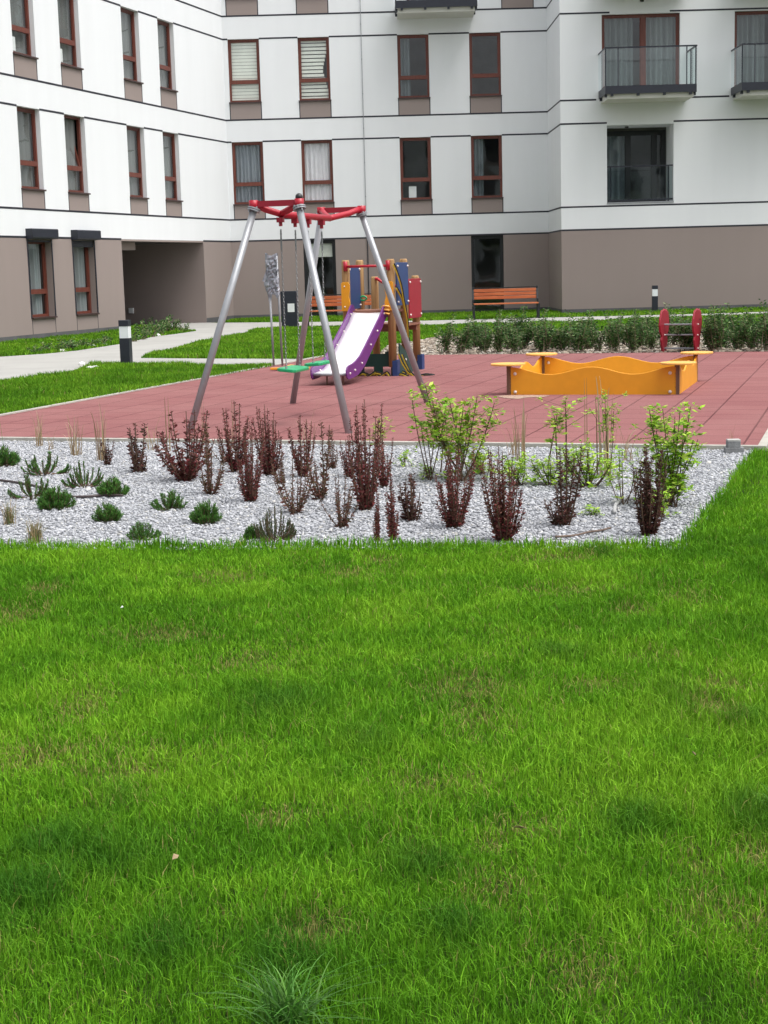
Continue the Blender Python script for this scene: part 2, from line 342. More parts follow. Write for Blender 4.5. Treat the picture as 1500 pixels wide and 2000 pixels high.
def curtain_mesh(W, a, b, z0, z1, dep, col, folds=9, amp=.03, gapcol=None):
    n = folds * 8; V = []; F = []; C = []
    ph = random.random() * 6
    for i in range(n + 1):
        t = i / n; x = a + (b - a) * t; d = dep + amp * sin(t * folds * 2 * pi + ph) + amp * .5 * sin(t * folds * 3.7 + ph * 2)
        for z in (z0, z1): V.append(W.P(x, d, z)); C.append(np.array(col) * (1 + .06 * sin(t * 31 + ph)))
    for i in range(n): F.append((2 * i, 2 * i + 2, 2 * i + 3, 2 * i + 1))
    mb = MB(); mb.v = V; mb.f = F; mb.m = [0] * len(F); mb.c = [tuple(c) for c in C]
    return mb
def window(W, a, b, z0, z1, dep, trans=.62, dress='dark', sill=True, apron=None, mull=(), name='window', frame=M_frame, tilt=False, fw=.062, room=2.2, notice=False):
    f = MB(); g = .004; t0, t1 = dep - .0, dep + .07
    A, B, Z0, Z1 = a + g, b - g, z0 + g, z1 - g
    T = W.P
    f.box((A, t0, Z0), (A + fw, t1, Z1), T=T); f.box((B - fw, t0, Z0), (B, t1, Z1), T=T)
    f.box((A + fw, t0 + .001, Z0), (B - fw, t1, Z0 + fw), T=T); f.box((A + fw, t0 + .001, Z1 - fw), (B - fw, t1, Z1), T=T)
    zt = z0 + trans if trans else None
    if zt: f.box((A + fw, t0 - .006, zt - .06), (B - fw, t1, zt + .06), T=T)
    for mm in mull: f.box((mm - .06, t0 - .006, Z0 + fw), (mm + .06, t1, Z1 - fw), T=T)
    # inner sash line
    sz0 = (zt + .06) if zt else Z0 + fw
    xs = [A + fw, *mull, B - fw]
    for i in range(len(xs) - 1):
        x0 = xs[i] + (.06 if i else 0); x1 = xs[i + 1] - (.06 if i < len(xs) - 2 else 0)
        if tilt: continue
        f.box((x0, t0 + .02, sz0), (x0 + .03, t1 - .01, Z1 - fw), T=T); f.box((x1 - .03, t0 + .02, sz0), (x1, t1 - .01, Z1 - fw), T=T)
        f.box((x0 + .03, t0 + .021, Z1 - fw - .03), (x1 - .03, t1 - .01, Z1 - fw), T=T)
    o = obj(name, f, frame, ROOT, world=True)
    pd = t0 + .04
    if tilt:
        # top-hung inwards: the sash leans into the room at its head
        p = MB(); p.quad([T(A + fw, pd, sz0), T(B - fw, pd, sz0), T(B - fw, pd + .28, Z1 - fw - .02), T(A + fw, pd + .28, Z1 - fw - .02)])
        p.quad([T(A + fw, pd, Z0 + fw), T(B - fw, pd, Z0 + fw), T(B - fw, pd, zt - .06), T(A + fw, pd, zt - .06)])
        obj('pane', p, M_glass, o, world=True)
        s = MB()
        for x in (A + fw, B - fw - .055):
            s.add([T(x, pd - .02, sz0), T(x + .055, pd - .02, sz0), T(x + .055, pd + .26, Z1 - fw - .02), T(x, pd + .26, Z1 - fw - .02), T(x, pd + .03, sz0), T(x + .055, pd + .03, sz0), T(x + .055, pd + .31, Z1 - fw - .02), T(x, pd + .31, Z1 - fw - .02)],
                  [(0, 1, 2, 3), (4, 7, 6, 5), (0, 3, 7, 4), (1, 5, 6, 2), (3, 2, 6, 7), (0, 4, 5, 1)])
        s.box((A + fw + .055, pd + .26, Z1 - fw - .08), (B - fw - .055, pd + .31, Z1 - fw - .02), T=T)
        obj('open_sash', s, frame, o, world=True)
    else:
        p = MB(); p.quad([T(A + .03, pd, Z0 + .03), T(B - .03, pd, Z0 + .03), T(B - .03, pd, Z1 - .03), T(A + .03, pd, Z1 - .03)])
        obj('pane', p, M_glass, o, world=True)
    if sill:
        s = MB().box((a - .02, -.055, z0 - .035), (b + .02, dep - .002, z0 + .003), T=T); obj('sill', s, M_sill, o, world=True)
    if room:
        r = MB(); rd0, rd1 = dep + .071, dep + room
        x0, x1, y0, y1 = a - .5, b + .5, z0 - .3, z1 + .12
        r.quad([T(x0, rd1, y0), T(x1, rd1, y0), T(x1, rd1, y1), T(x0, rd1, y1)])
        for xx in (x0, x1): r.quad([T(xx, rd0, y0), T(xx, rd1, y0), T(xx, rd1, y1), T(xx, rd0, y1)])
        for zz in (y0, y1): r.quad([T(x0, rd0, zz), T(x1, rd0, zz), T(x1, rd1, zz), T(x0, rd1, zz)])
        for (p0, p1, q0, q1) in ((x0, a, y0, y1), (b, x1, y0, y1), (a, b, y0, z0), (a, b, z1, y1)): r.quad([T(p0, rd0, q0), T(p1, rd0, q0), T(p1, rd0, q1), T(p0, rd0, q1)])
        obj('room_interior', r, M_room, o, world=True)
    cd_ = dep + .076
    if dress == 'blind':
        bl = MB(); z = z0 + .04; k = 0
        while z < z1 - .06:
            bl.box((a + .03, cd_, z), (b - .03, cd_ + .004, z + .088), T=T); z += .10; k += 1
        obj('blind', bl, M_blind, o, world=True)
    elif dress == 'blind_half':
        bl = MB(); z = z0 + .04
        while z < z1 - .06:
            bl.box((a + .03, cd_, z), (b - .03 - .25 * min(1, max(0, .8 - abs(z - z0 - .9))), cd_ + .004, z + .085), T=T); z += .115
        obj('blind', bl, M_blind, o, world=True)
    elif dress == 'white': obj('curtain', curtain_mesh(W, a + .03, b - .03, z0 + .04, z1 - .03, cd_ + .03, (.86, .84, .88), 7, .02), M_curtain, o, world=True)
    elif dress == 'lace': obj('curtain', curtain_mesh(W, a + .03, b - .03, z0 + .04, z1 - .03, cd_ + .04, (.33, .36, .40), 8, .035), M_curtain, o, world=True)
    elif dress == 'grey': obj('curtain', curtain_mesh(W, a + .03, b - .03, z0 + .04, z1 - .03, cd_ + .06, (.20, .21, .205), 4, .015), M_curtain, o, world=True)
    elif dress == 'drapes':
        obj('curtain', curtain_mesh(W, a + .03, a + (b - a) * .34, z0 + .04, z1 - .03, cd_ + .08, (.48, .52, .54), 4, .05), M_curtain, o, world=True)
        obj('curtain', curtain_mesh(W, a + (b - a) * .60, b - .05, z0 + .04, z1 - .03, cd_ + .08, (.46, .51, .52), 5, .05), M_curtain, o, world=True)
    elif dress == 'sheer':
        obj('curtain', curtain_mesh(W, a + .03, a + (b - a) * .42, z0 + .04, z1 - .03, cd_ + .10, (.20, .235, .24), 6, .05), M_curtain, o, world=True)
        obj('curtain', curtain_mesh(W, a + (b - a) * .56, b - .05, z0 + .04, z1 - .03, cd_ + .10, (.24, .275, .28), 6, .05), M_curtain, o, world=True)
    elif dress == 'side': obj('curtain', curtain_mesh(W, a + .03, a + (b - a) * .4, z0 + .04, z1 - .03, cd_ + .08, (.22, .26, .28), 3, .05), M_curtain, o, world=True)
    elif dress == 'half': obj('curtain', curtain_mesh(W, a + (b - a) * .5, b - .05, z0 + .04, z1 * .35 + z0 * .65 + .8, cd_ + .3, (.36, .42, .5), 1, .02), M_curtain, o, world=True)
    if notice:
        nb = MB().box((a + .1 + notice * .0, cd_ - .03, z0 + .1), (a + .1 + .32, cd_ - .02, z0 + .42), T=T); obj('notice', nb, M_paper, o, world=True)
    if apron:
        for x in (a, b): obj('apron_joint', MB().box((x - .014, -.0045, apron), (x + .014, .02, z0 - .036), T=T), M_joint, o, world=True)
    return o

# left wing ---------------------------------------------------------------
LS = [1.9 + 0, 4.15, 7.6, 9.85, 13.38, 15.65, 19.09, 21.35]; WW = 1.06
lo = []; la = []
for (zb, zs_, zh) in STOREYS:
    for s in LS: lo.append((s, s + WW, zs_, zh, .125, 0)); la.append((s, s + WW, zb, zs_))
GLW = [(13.5, 14.62), (15.72, 16.85), (9.9, 11.0)]
for a, b in GLW: lo.append((a, b, .55, 2.42, .17, 1))
lo.append((PASS[0], PASS[1], 0, 2.43, .30, 1))
jl = []
for a, b in GLW: jl += [(a, .15, .5, .008), (b, .15, .5, .008)]
o = obj('facade_wall', wallmesh(LW, 0, LW.L, lo, la), [M_white, M_taupe, M_plinth], ROOT, world=True); o['label'] = 'left wing wall with narrow windows and the passage'
obj('facade_joint', joints(LW, 0, LW.L, [q for q in lo if q[2] > .1 or q[3] > 2.45] + [(PASS[0], PASS[1], 2.4, 2.5)], jl), M_joint, ROOT, world=True)
dr = ['grey'] * 40; k = 0
for si, (zb, zs_, zh) in enumerate(STOREYS[:2]):
    for j, s in enumerate(LS):
        if s < 9: continue
        window(LW, s, s + WW, zs_, zh, .125, .62, 'grey', apron=zb + .022, tilt=(si == 0 and j == 5), room=1.6, notice=(si == 1 and j in (4, 5)))
for gi, (a, b) in enumerate(GLW):
    o = window(LW, a, b, .55, 2.42, .17, .62, 'drapes', apron=None, room=1.6)
    T = LW.P
    for x in (a - .045, b): obj('shutter_rail', MB().box((x, -.012, .53), (x + .045, .01, 2.44), T=T), M_dark, o, world=True)
    bx = MB().prism([(-.001, 2.43), (-.001, 2.68), (.17, 2.68), (.19, 2.66), (.19, 2.47), (.17, 2.44)], (*LW.n, 0), (0, 0, 1), (*(LW.d * (b - a + .13)), 0), (*LW.P(a - .065, 0, 0)[:2], 0))
    obj('shutter_box', bx, M_dark, o, world=True)
    sl = MB(); zt = 2.42
    for q in range(3 if gi == 1 else 1): sl.box((a + .002, .02, zt - .055 * (q + 1)), (b - .002, .045, zt - .055 * q - .006), T=T)
    obj('shutter_slat', sl, M_dark, o, world=True)
# passage tunnel
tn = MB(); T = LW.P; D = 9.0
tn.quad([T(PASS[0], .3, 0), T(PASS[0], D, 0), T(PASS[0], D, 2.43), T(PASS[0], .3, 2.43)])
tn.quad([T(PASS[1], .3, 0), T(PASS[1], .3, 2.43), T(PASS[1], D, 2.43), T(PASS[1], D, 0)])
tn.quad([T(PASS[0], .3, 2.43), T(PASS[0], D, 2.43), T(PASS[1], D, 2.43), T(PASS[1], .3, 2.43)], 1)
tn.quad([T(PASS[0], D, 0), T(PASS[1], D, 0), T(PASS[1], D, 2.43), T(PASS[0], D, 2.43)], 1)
tn.quad([T(PASS[0], .8, .016), T(PASS[0], D, .016), T(PASS[1], D, .016), T(PASS[1], 1.2, .016)], 1)  # dark sheet added over the paving to deepen the passage shade
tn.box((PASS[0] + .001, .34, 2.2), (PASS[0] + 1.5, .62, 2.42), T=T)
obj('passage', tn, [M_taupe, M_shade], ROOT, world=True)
jb = MB().box((PASS[1] - .06, 2.45, .34), (PASS[1] - .002, 2.6, .50), T=T); obj('socket_box', jb, M_paper, ROOT, world=True)

# central wing --------------------------------------------------------------
CS = [(.15, 1.13), (2.33, 3.31), (5.43, 6.41), (7.67, 8.65)]
co = []; ca = []
for (zb, zs_, zh) in STOREYS:
    for (a, b) in CS:
        if zb > 9 and a == 5.43: continue
        if zb > 9 and a == 7.67: a, b = 8.70, 9.68
        co.append((a, b, zs_, zh, .09, 0)); ca.append((a, b, zb, zs_))
co.append((5.75, 7.55, 9.50, 11.8, .09, 0))
GD = [(2.29, 3.31), (7.62, 8.65)]
for a, b in GD: co.append((a, b, .04, 2.455, .10, 1))
o = obj('facade_wall', wallmesh(CW, 0, CW.L, co, ca), [M_white, M_taupe, M_plinth], ROOT, world=True); o['label'] = 'centre wall between the left wing and the projecting right wing'
obj('facade_joint', joints(CW, 0, CW.L, co), M_joint, ROOT, world=True)
DR = {(0, 0): 'lace', (0, 1): 'white', (0, 2): 'dark', (0, 3): 'side', (1, 0): 'blind', (1, 1): 'blind_half', (1, 2): 'side', (1, 3): 'dark'}
for si, (zb, zs_, zh) in enumerate(STOREYS):
    for j, (a, b) in enumerate(CS):
        if si == 2 and j == 2: continue
        if si == 2 and j == 3: a, b = 8.70, 9.68
        o = window(CW, a, b, zs_, zh, .09, .62, DR.get((si, j), 'grey'), apron=zb + .022)
        if (si, j) == (0, 2):
            nb = MB().box((a + .26, .19, zs_ + .07), (a + .50, .28, zs_ + .42), T=CW.P); obj('notice', nb, M_paper, o, world=True)
window(CW, 5.75, 7.55, 9.50, 11.8, .09, 0, 'drapes', sill=False, mull=(6.65,), name='balcony_door')
for gi, (a, b) in enumerate(GD):
    o = window(CW, a, b, .04, 2.455, .10, 0, 'dark', sill=False, frame=M_black, name='garden_door', fw=.07, room=2.5)
    if gi == 0:
        pb = MB().box((a + .2, .22, 1.92), (b - .08, .23, 2.34), T=CW.P); obj('frosted_panel', pb, M_blind, o, world=True)
lc = MB().tube([CW.P(4.315, -.03, 2.5), CW.P(4.315, -.03, TOPZ)], .011, 6, 0).tube([CW.P(4.335, -.03, .1), CW.P(4.335, -.03, 2.49)], .016, 6, 1)
for z in np.arange(.6, TOPZ, 1.05): lc.box((4.30, -.03, z), (4.33, .001, z + .03), 0, T=CW.P)
obj('lightning_conductor', lc, [M_steel_gal, M_dark], ROOT, world=True)

# chamfer and right wing -----------------------------------------------------
obj('facade_wall', wallmesh(CH, 0, CH.L, [], []), [M_white, M_taupe, M_plinth], ROOT, world=True)['label'] = 'narrow angled wall beside the right wing'
obj('facade_joint', joints(CH, 0, CH.L, []), M_joint, ROOT, world=True)
ro = []; RB = [(1.22, 3.50), (5.09, 7.37)]
LOG = (1.36, 3.32)
for a, b in RB:
    ro.append((a, b, 6.26, 8.62, .12, 0)); ro.append((a, b, 9.40, 11.75, .12, 0))
ro.append((*LOG, 3.22, 5.48, 1.15, 0))
o = obj('facade_wall', wallmesh(RW, 0, RW.L, ro, []), [M_white, M_taupe, M_plinth], ROOT, world=True); o['label'] = 'projecting right wing wall with balconies'
obj('facade_joint', joints(RW, 0, RW.L, ro + [(1.45, 3.2, 8.6, 8.7)] + [(LOG[0], LOG[1], 5.5, 5.6), (1.05, 3.7, 6.1, 6.3), (4.95, 7.6, 6.1, 6.3), (1.05, 3.7, 9.3, 9.5), (4.95, 7.6, 9.3, 9.5)]), M_joint, ROOT, world=True)
for a, b in RB:
    window(RW, a, b, 6.26, 8.62, .12, 0, 'sheer', sill=False, mull=(a + 1.22,), name='balcony_door')
    window(RW, a, b, 9.40, 11.75, .12, 0, 'drapes', sill=False, mull=(a + 1.22,), name='balcony_door')
# loggia: door set deep in the wall
window(RW, LOG[0] + .02, LOG[1] - .02, 3.24, 5.40, 1.155, 0, 'side', sill=False, mull=(2.16, 2.95), name='loggia_door', frame=M_black, fw=.11)
lf = MB().box((LOG[0] - .01, -.02, 3.205), (LOG[1] + .01, .001, 3.255), T=RW.P); obj('loggia_sill', lf, M_steel_gal, ROOT, world=True)
def rail(W, s0, s1, z0, z1, d):
    """straight glass railing standing in the wall plane"""
    r = MB(); T = W.P
    r.box((s0, d - .02, z1 - .04), (s1, d + .02, z1), T=T); r.box((s0, d - .015, z0), (s1, d + .015, z0 + .05), T=T)
    for s in (s0 + .10, s1 - .13): r.box((s - .02, d - .019, z0 - .04), (s + .02, d + .019, z1 - .04), T=T)
    o = obj('loggia_railing', r, M_dark, ROOT, world=True)
    g = MB().quad([T(s0 + .02, d - .024, z0 + .04), T(s1 - .02, d - .024, z0 + .04), T(s1 - .02, d - .024, z1 - .06), T(s0 + .02, d - .024, z1 - .06)])
    obj('glass_panel', g, M_glass2, o, world=True)
rail(RW, LOG[0] + .01, LOG[1] - .01, 3.29, 4.31, .06)
vl = MB().box((1.98, .5, 5.44), (2.08, .6, 5.475), T=RW.P); obj('loggia_lamp', vl, M_black, ROOT, world=True)
sp = MB().box((2.33, -.07, 8.95), (2.44, .0, 9.07), T=RW.P).box((2.35, -.11, 8.93), (2.42, -.07, 9.0), T=RW.P); obj('wall_lamp', sp, M_black, ROOT, world=True)

def balcony(W, s0, s1, zf, D, detailed=True):
    T = W.P
    slab = MB().box((s0 + .07, -D + .10, zf - .20), (s1 - .07, .0, zf + .0), T=T)
    o = obj('balcony', slab, M_slab_under, ROOT, world=True)
    fr = MB(); zt = zf + 1.22
    # fascia, rails, posts, brackets
    fr.box((s0, -D, zf - .07), (s1, -D + .04, zf + .15), T=T)
    for s in (s0, s1 - .04): fr.box((s, -D + .04, zf - .07), (s + .04, .0, zf + .15), T=T)
    fr.box((s0 - .01, -D - .01, zt - .04), (s1 + .01, -D + .03, zt), T=T)
    for s in (s0 - .01, s1 - .03): fr.box((s, -D + .03, zt - .04), (s + .04, .0, zt), T=T)
    for s in (s1 - .42, s1 - .34): pass
    for s in (s0 + .35, s1 - .3): fr.box((s, -D + .012, zf + .15), (s + .035, -D + .028, zt - .04), T=T)
    for s in (s0, s1 - .035):
        for y in (-D + .05, -D * .45): fr.box((s, y, zf + .15), (s + .035, y + .03, zt - .04), T=T)
    for s in np.linspace(s0 + .16, s1 - .2, 4): fr.box((s, -D + .005, zf - .13), (s + .07, -D + .10, zf - .07), T=T)
    for y in (-D + .12, -.28):
        for s in (s0 + .0, s1 - .07): fr.box((s, y, zf - .15), (s + .07, y + .08, zf - .07), T=T)
    obj('railing', fr, M_dark, o, world=True)
    g = MB(); q = .006
    g.quad([T(s0 + .02, -D - q, zf + .16), T(s1 - .02, -D - q, zf + .16), T(s1 - .02, -D - q, zt - .05), T(s0 + .02, -D - q, zt - .05)])
    g.quad([T(s0 - q, -D + .02, zf + .16), T(s0 - q, -.03, zf + .16), T(s0 - q, -.03, zt - .05), T(s0 - q, -D + .02, zt - .05)])
    g.quad([T(s1 + q, -D + .02, zf + .16), T(s1 + q, -.03, zf + .16), T(s1 + q, -.03, zt - .05), T(s1 + q, -D + .02, zt - .05)])
    obj('glass_panel', g, M_glass2, o, world=True)
    return o
for (s0, s1) in ((1.12, 3.72), (5.0, 7.6)):
    balcony(RW, s0, s1, 6.30, 1.35); balcony(RW, s0, s1, 9.43, 1.35)
balcony(CW, 5.38, 7.86, 9.33, 1.3)
# parapet and roof deck close the block from above
rf = MB()
for W_ in (LW, CW, CH, RW): rf.box((0, -.06, TOPZ), (W_.L, 8, TOPZ + .08), T=W_.P)
obj('roof', rf, M_dark, ROOT, world=True)

# the block across the courtyard, behind the camera: it is what the lower windows mirror
OB = thing('opposite_building', 'white block across the courtyard, mirrored in the lower windows', 'building', (0, -31, 0))
TOB = lambda x, y, z: (x, y, z)
obj('wall', MB().box((-32, -8, 0), (34, 0, 12.4)), M_white, OB)
for zi, z in enumerate((.9, 4.0, 7.1, 10.0)):
    for k in range(13):
        x = -29 + k * 4.7 + (zi % 2) * .6; wd = 2.4 if (k + zi) % 3 == 0 else 1.2
        f = obj('window', MB().box((x, .003, z), (x + wd, .05, z + 1.95)), M_dark, OB); obj('sill', MB().box((x - .05, .0, z - .5), (x + wd + .05, .04, z - .01)), M_taupe, f)
        if wd > 2 and zi: b2 = obj('balcony', MB().box((x - .3, .052, z - .3), (x + wd + .3, 1.3, z - .1)).box((x - .3, 1.25, z - .1), (x + wd + .3, 1.29, z + .9)), M_dark, OB)
obj('roof', MB().box((-32.3, -8.3, 12.4), (34.3, .3, 12.9)), M_dark, OB)

# ------------------------------------------------------------------ playground equipment
def paint(name, c, rough=.38, var=.05): return mat(name, c, rough, var, 9, .03, 120)
M_red = paint('red_paint', (.40, .008, .025)); M_red2 = paint('dark_red_panel', (.29, .010, .026), .45)
M_orange = paint('orange_panel', (.74, .315, .012), .5, .04); M_orange_edge = paint('orange_edge', (.80, .42, .10), .55)
M_purple = paint('purple_panel', (.13, .022, .175), .4); M_blue = paint('blue_panel', (.020, .052, .165), .45)
M_green = paint('green_plastic', (.015, .36, .14), .35); M_dgreen = paint('dark_green_panel', (.008, .055, .045), .45)
M_yrope = mat('yellow_rope', (.62, .46, .04), .8, .1, 30); M_brope = mat('black_rope', (.015, .015, .015), .8)
M_pole = mat('grey_pole', (.34, .35, .37), .42, .06, 10, metal=.35)
M_chain = mat('chain_steel', (.24, .25, .26), .35, .1, 20, metal=.8)
M_steel = mat('polished_steel', (.95, .95, .95), .38, .02, 3, metal=.4)
M_wood = woodmat('pine_post', (.26, .145, .055), (.44, .27, .115), (38, 38, 2.2), .7)
M_brownpost = woodmat('brown_post', (.13, .065, .04), (.20, .11, .07), (30, 30, 2), .6)
M_deck = woodmat('deck_board', (.20, .08, .05), (.30, .14, .09), (3, 30, 30), .7)
M_bolt = mat('bolt_cap', (.72, .66, .62), .5, .03)
M_blackcap = mat('black_cap', (.012, .012, .013), .4)

# swing frame (own axes: y along the beam)
SW_TH = .27; SC = np.array([-.646, 15.595]); Wf, Lf, Wt, Lt, ZT = 1.577, 3.05, .449, 2.092, 2.075
b_ = np.array([sin(SW_TH), cos(SW_TH)]); c_ = np.array([cos(SW_TH), -sin(SW_TH)])
sw = thing('swing_set', 'grey four legged double swing frame with bent red top beam', 'swing set', (SC[0], SC[1], .03), -SW_TH)
LEGN = {}
for i, (sb, sc) in enumerate(((-1, -1), (-1, 1), (1, -1), (1, 1))):
    f = np.array([sc * Wf / 2, sb * Lf / 2, -.03]); t = np.array([sc * Wt / 2, sb * Lt / 2, ZT - .03])
    d = (t - f) / np.linalg.norm(t - f)
    lg = obj('leg', MB().tube([f, t], .034, 14), M_pole, sw, smooth=False)
    lg.data.polygons.foreach_set('use_smooth', [len(p.vertices) == 4 for p in lg.data.polygons])
    fl = MB().tube([t - d * .012, t + d * .0], .062, 12).tube([t + d * .006, t + d * .018], .062, 12)
    for k in range(4):
        a = pi / 4 + k * pi / 2; q = t + np.array([.048 * cos(a), .048 * sin(a), 0]); fl.tube([q - d * .02, q + d * .03], .008, 6)
    obj('flange', fl, M_steel_gal, lg)
    fb = MB().tube([f + np.array([0, 0, .0]), f + np.array([0, 0, .012])], .06, 12); obj('foot_ring', fb, M_steel_gal, lg)
BZ = 2.0
y0b, y1b = -Lt / 2 + .12, Lt / 2 - .42
bm_ = MB()
def bez(P, n=10):
    P = [np.array(p, float) for p in P]; out = []
    for i in range(n + 1):
        t = i / n; q = P[:]
        while len(q) > 1: q = [q[j] * (1 - t) + q[j + 1] * t for j in range(len(q) - 1)]
        out.append(q[0])
    return out
RT = .033
bm_.tube([(0, y0b, BZ), (0, y1b, BZ)], RT, 14)
obj('beam', bm_, M_red, sw, smooth=True)
for s, yb, yt in ((-1, y0b, -Lt / 2), (1, y1b, Lt / 2)):
    am = MB()
    for sc in (-1, 1):
        tp = np.array([sc * Wt / 2, yt, ZT + .03])
        b0 = np.array([0, yb, BZ]); am.tube([b0 - np.array([0, s * .02, 0]), b0 * .93 + tp * .07, b0 * .42 + tp * .58 - np.array([0, 0, .012]), b0 * .3 + tp * .7 - np.array([0, 0, .008]), tp], RT * .95, 12)
        am.tube([tp + np.array([0, 0, -.06]), tp + np.array([0, 0, .028])], .045, 12)
    obj('fork_arm', am, M_red, sw, smooth=True)
    cb = MB().box((-Wt / 2 + .03, yt - .012 + s * .0, ZT - .005), (Wt / 2 - .03, yt + .012, ZT + .05))
    obj('cross_bar', cb, M_red2, sw)
cp = MB().ball((Wt / 2, -Lt / 2, ZT + .07), .037, n=10); obj('end_cap', cp, M_blackcap, sw, smooth=True)
HT = [.1, .53, .93, 1.38]; HY = [-Lt / 2 + t for t in HT]
for y in HY:
    h = MB().box((-.03, y - .028, BZ - .075), (.03, y + .028, BZ - .03)).tube([(0, y, BZ - .11), (0, y, BZ - .07)], .018, 8)
    obj('hanger', h, M_red2, sw)
def chain(x0, y0, z0, x1, y1, z1, link=.034, r=.0027, wd=.0075):
    mb = MB(); a = np.array([x0, y0, z0]); b = np.array([x1, y1, z1]); Ln = np.linalg.norm(b - a); d = (b - a) / Ln; n = int(Ln / (link * .78)); n = max(n, 2)
    p = np.array([1.0, 0, 0]); p = p - d * (p @ d); p /= np.linalg.norm(p); q = np.cross(d, p)
    for i in range(n):
        c = a + d * Ln * (i + .5) / n; sd_ = p if i % 2 else q
        ring = [c + d * (link / 2) * cos(t) + sd_ * wd * sin(t) for t in np.linspace(0, 2 * pi, 9)]
        mb.tube(ring, r, 4, caps=False)
    return mb
SEATZ = .55
ca_, sa_ = cos(-SW_TH), sin(-SW_TH)
for k, (ya, yb_) in enumerate(((HY[0], HY[1]), (HY[2], HY[3]))):
    ym = (ya + yb_) / 2; wx, wy = SC[0] + b_[0] * ym, SC[1] + b_[1] * ym
    st = thing('swing', ['bright green flat swing seat on chains nearer the camera', 'green swing seat on chains in front of the steel slide'][k], 'swing', (wx, wy, SEATZ), -SW_TH, 'swings hanging from the frame')
    sm = MB(); w2, l2 = .095, .235
    out = [(-w2, -l2 + .03), (-w2 + .03, -l2), (w2 - .03, -l2), (w2, -l2 + .03), (w2, l2 - .03), (w2 - .03, l2), (-w2 + .03, l2), (-w2, l2 - .03)]
    sm.prism(out, (1, 0, 0), (0, 1, 0), (0, 0, .032), (0, 0, 0)); tilt = .10 if k == 0 else -.06
    seat = obj('seat', sm, M_green, st, bevel=.008); seat.rotation_euler = (0, tilt, 0)
    for y, yt in ((-.2, ya - ym), (.2, yb_ - ym)):
        c1 = chain(0, yt, BZ - .11 - SEATZ, 0, y, .02)
        if k == 0 or True: c1.tube([(0, yt, BZ - .30 - SEATZ), (0, yt, BZ - .11 - SEATZ)], .008, 6)
        obj('chain', c1, M_chain, st)
        obj('seat_bolt', MB().tube([(0, y, .0), (0, y, .045)], .012, 8), M_steel_gal, st)

# play tower (own axes: x along u, y along v)
PT = thing('play_tower', 'small wooden play tower with blue, red and orange panels and a steel slide', 'play tower', (*uv(-6.28, 20.4), .03), -AZ)
TW = .65; V2, V3 = .62, 1.3
def post(x, y, h, r=.056, foot=True, cut=True):
    p = MB().tube([(x, y, .12 if foot else 0), (x, y, h - .025), (x, y, h)], [r, r, r * .82], 16)
    o = obj('post', p, M_wood, PT); o.data.polygons.foreach_set('use_smooth', [len(q.vertices) == 4 for q in o.data.polygons])
    ft = MB().tube([(x, y, -.03), (x, y, .14)], r * .55, 8); obj('post_anchor', ft, M_dark, o)
    return o
posts = [post(0, 0, 1.60), post(-TW, 0, 1.60), post(0, V2, 1.60), post(-TW, V2, 1.60), post(-.03, V3, 1.36), post(-TW, V3, 1.36)]
# blue foot plates at the near right and rear right posts
for (x, y) in ((.066, .0), (.05, V3)):
    obj('foot_plate', MB().box((x - .01, y - .06, -.03), (x + .018, y + .06, .22)).box((x - .055, y - .075, -.03), (x + .018, y - .061, .21)), M_blue, PT, bevel=.004)
def bolts(par, pts, r=.017):
    for p in pts: obj('bolt', MB().ball(p, r, n=6), M_bolt, par, smooth=True)
def panel(name, x, y0, y1, z0, z1, m, th=.018, ch=.03):
    out = [(y0, z0), (y1, z0), (y1, z1 - ch), (y1 - ch, z1), (y0 + ch, z1), (y0, z1 - ch)]
    o = obj(name, MB().prism(out, (0, 1, 0), (0, 0, 1), (th, 0, 0), (x, 0, 0)), m, PT, bevel=.004)
    s = 1 if x >= 0 else 1
    bolts(o, [(x + th + .004, y0 + .04, z0 + .05), (x + th + .004, y1 - .04, z0 + .05), (x + th + .004, y0 + .04, z1 - .05), (x + th + .004, y1 - .04, z1 - .05)])
    return o
panel('side_panel', .058, .03, V2 - .03, .96, 1.55, M_blue)
panel('side_panel', -TW - .076 + .02 + .06, .05, V2 - .05, .92, 1.52, M_blue)
panel('side_panel', .045, V2 + .04, V3 - .02, .76, 1.32, M_red2)
# orange cheeks beside the slide mouth
for sx, x0 in ((1, -.075), (-1, -TW - .05)):
    oc = [(0, 0), (.125, 0), (.125, .12), (.105, .2), (.125, .3), (.125, .36), (.10, .40), (.02, .40), (0, .38)]
    if sx == 1: oc = [(.125 - a, b) for a, b in oc]
    o = obj('orange_cheek', MB().prism(oc, (1, 0, 0), (0, 0, 1), (0, .018, 0), (x0, -.078, .90)), M_orange, PT, bevel=.003)
    bolts(o, [(x0 + .05, -.08, .96), (x0 + .05, -.08, 1.24)], .012)
# orange clover grips by the slide
gr = MB()
for k, z in enumerate((.93, .88, .83)): gr.tube(bez([(-.11, -.09, z + .02), (-.06, -.13, z + .05), (-.0, -.11, z + .02)], 5), .014, 7)
obj('grip', gr, M_orange_edge, PT, smooth=True)
obj('top_bar', MB().tube([(-TW + .02, -.06, 1.51), (-.02, -.06, 1.51)], .018, 10).tube([(-TW + .015, -.055, 1.45), (-TW + .015, -.06, 1.58)], .03, 10).tube([(-.02, -.055, 1.45), (-.02, -.06, 1.58)], .03, 10), M_red, PT, smooth=True)
obj('rear_bar', MB().tube(bez([(-TW + .03, V3 - .04, 1.33), (-TW + .12, V3 - .1, 1.33), (-TW + .10, V3 - .06, 1.2), (-.05, V3 - .04, 1.2)], 10), .022, 8), M_red, PT, smooth=True)
obj('handle_ring', MB().tube([(-TW + .06 + .05 * cos(a), V2 - .06, 1.06 + .03 * sin(a)) for a in np.linspace(0, 2 * pi, 13)], .012, 7, caps=False), M_green, PT, smooth=True)
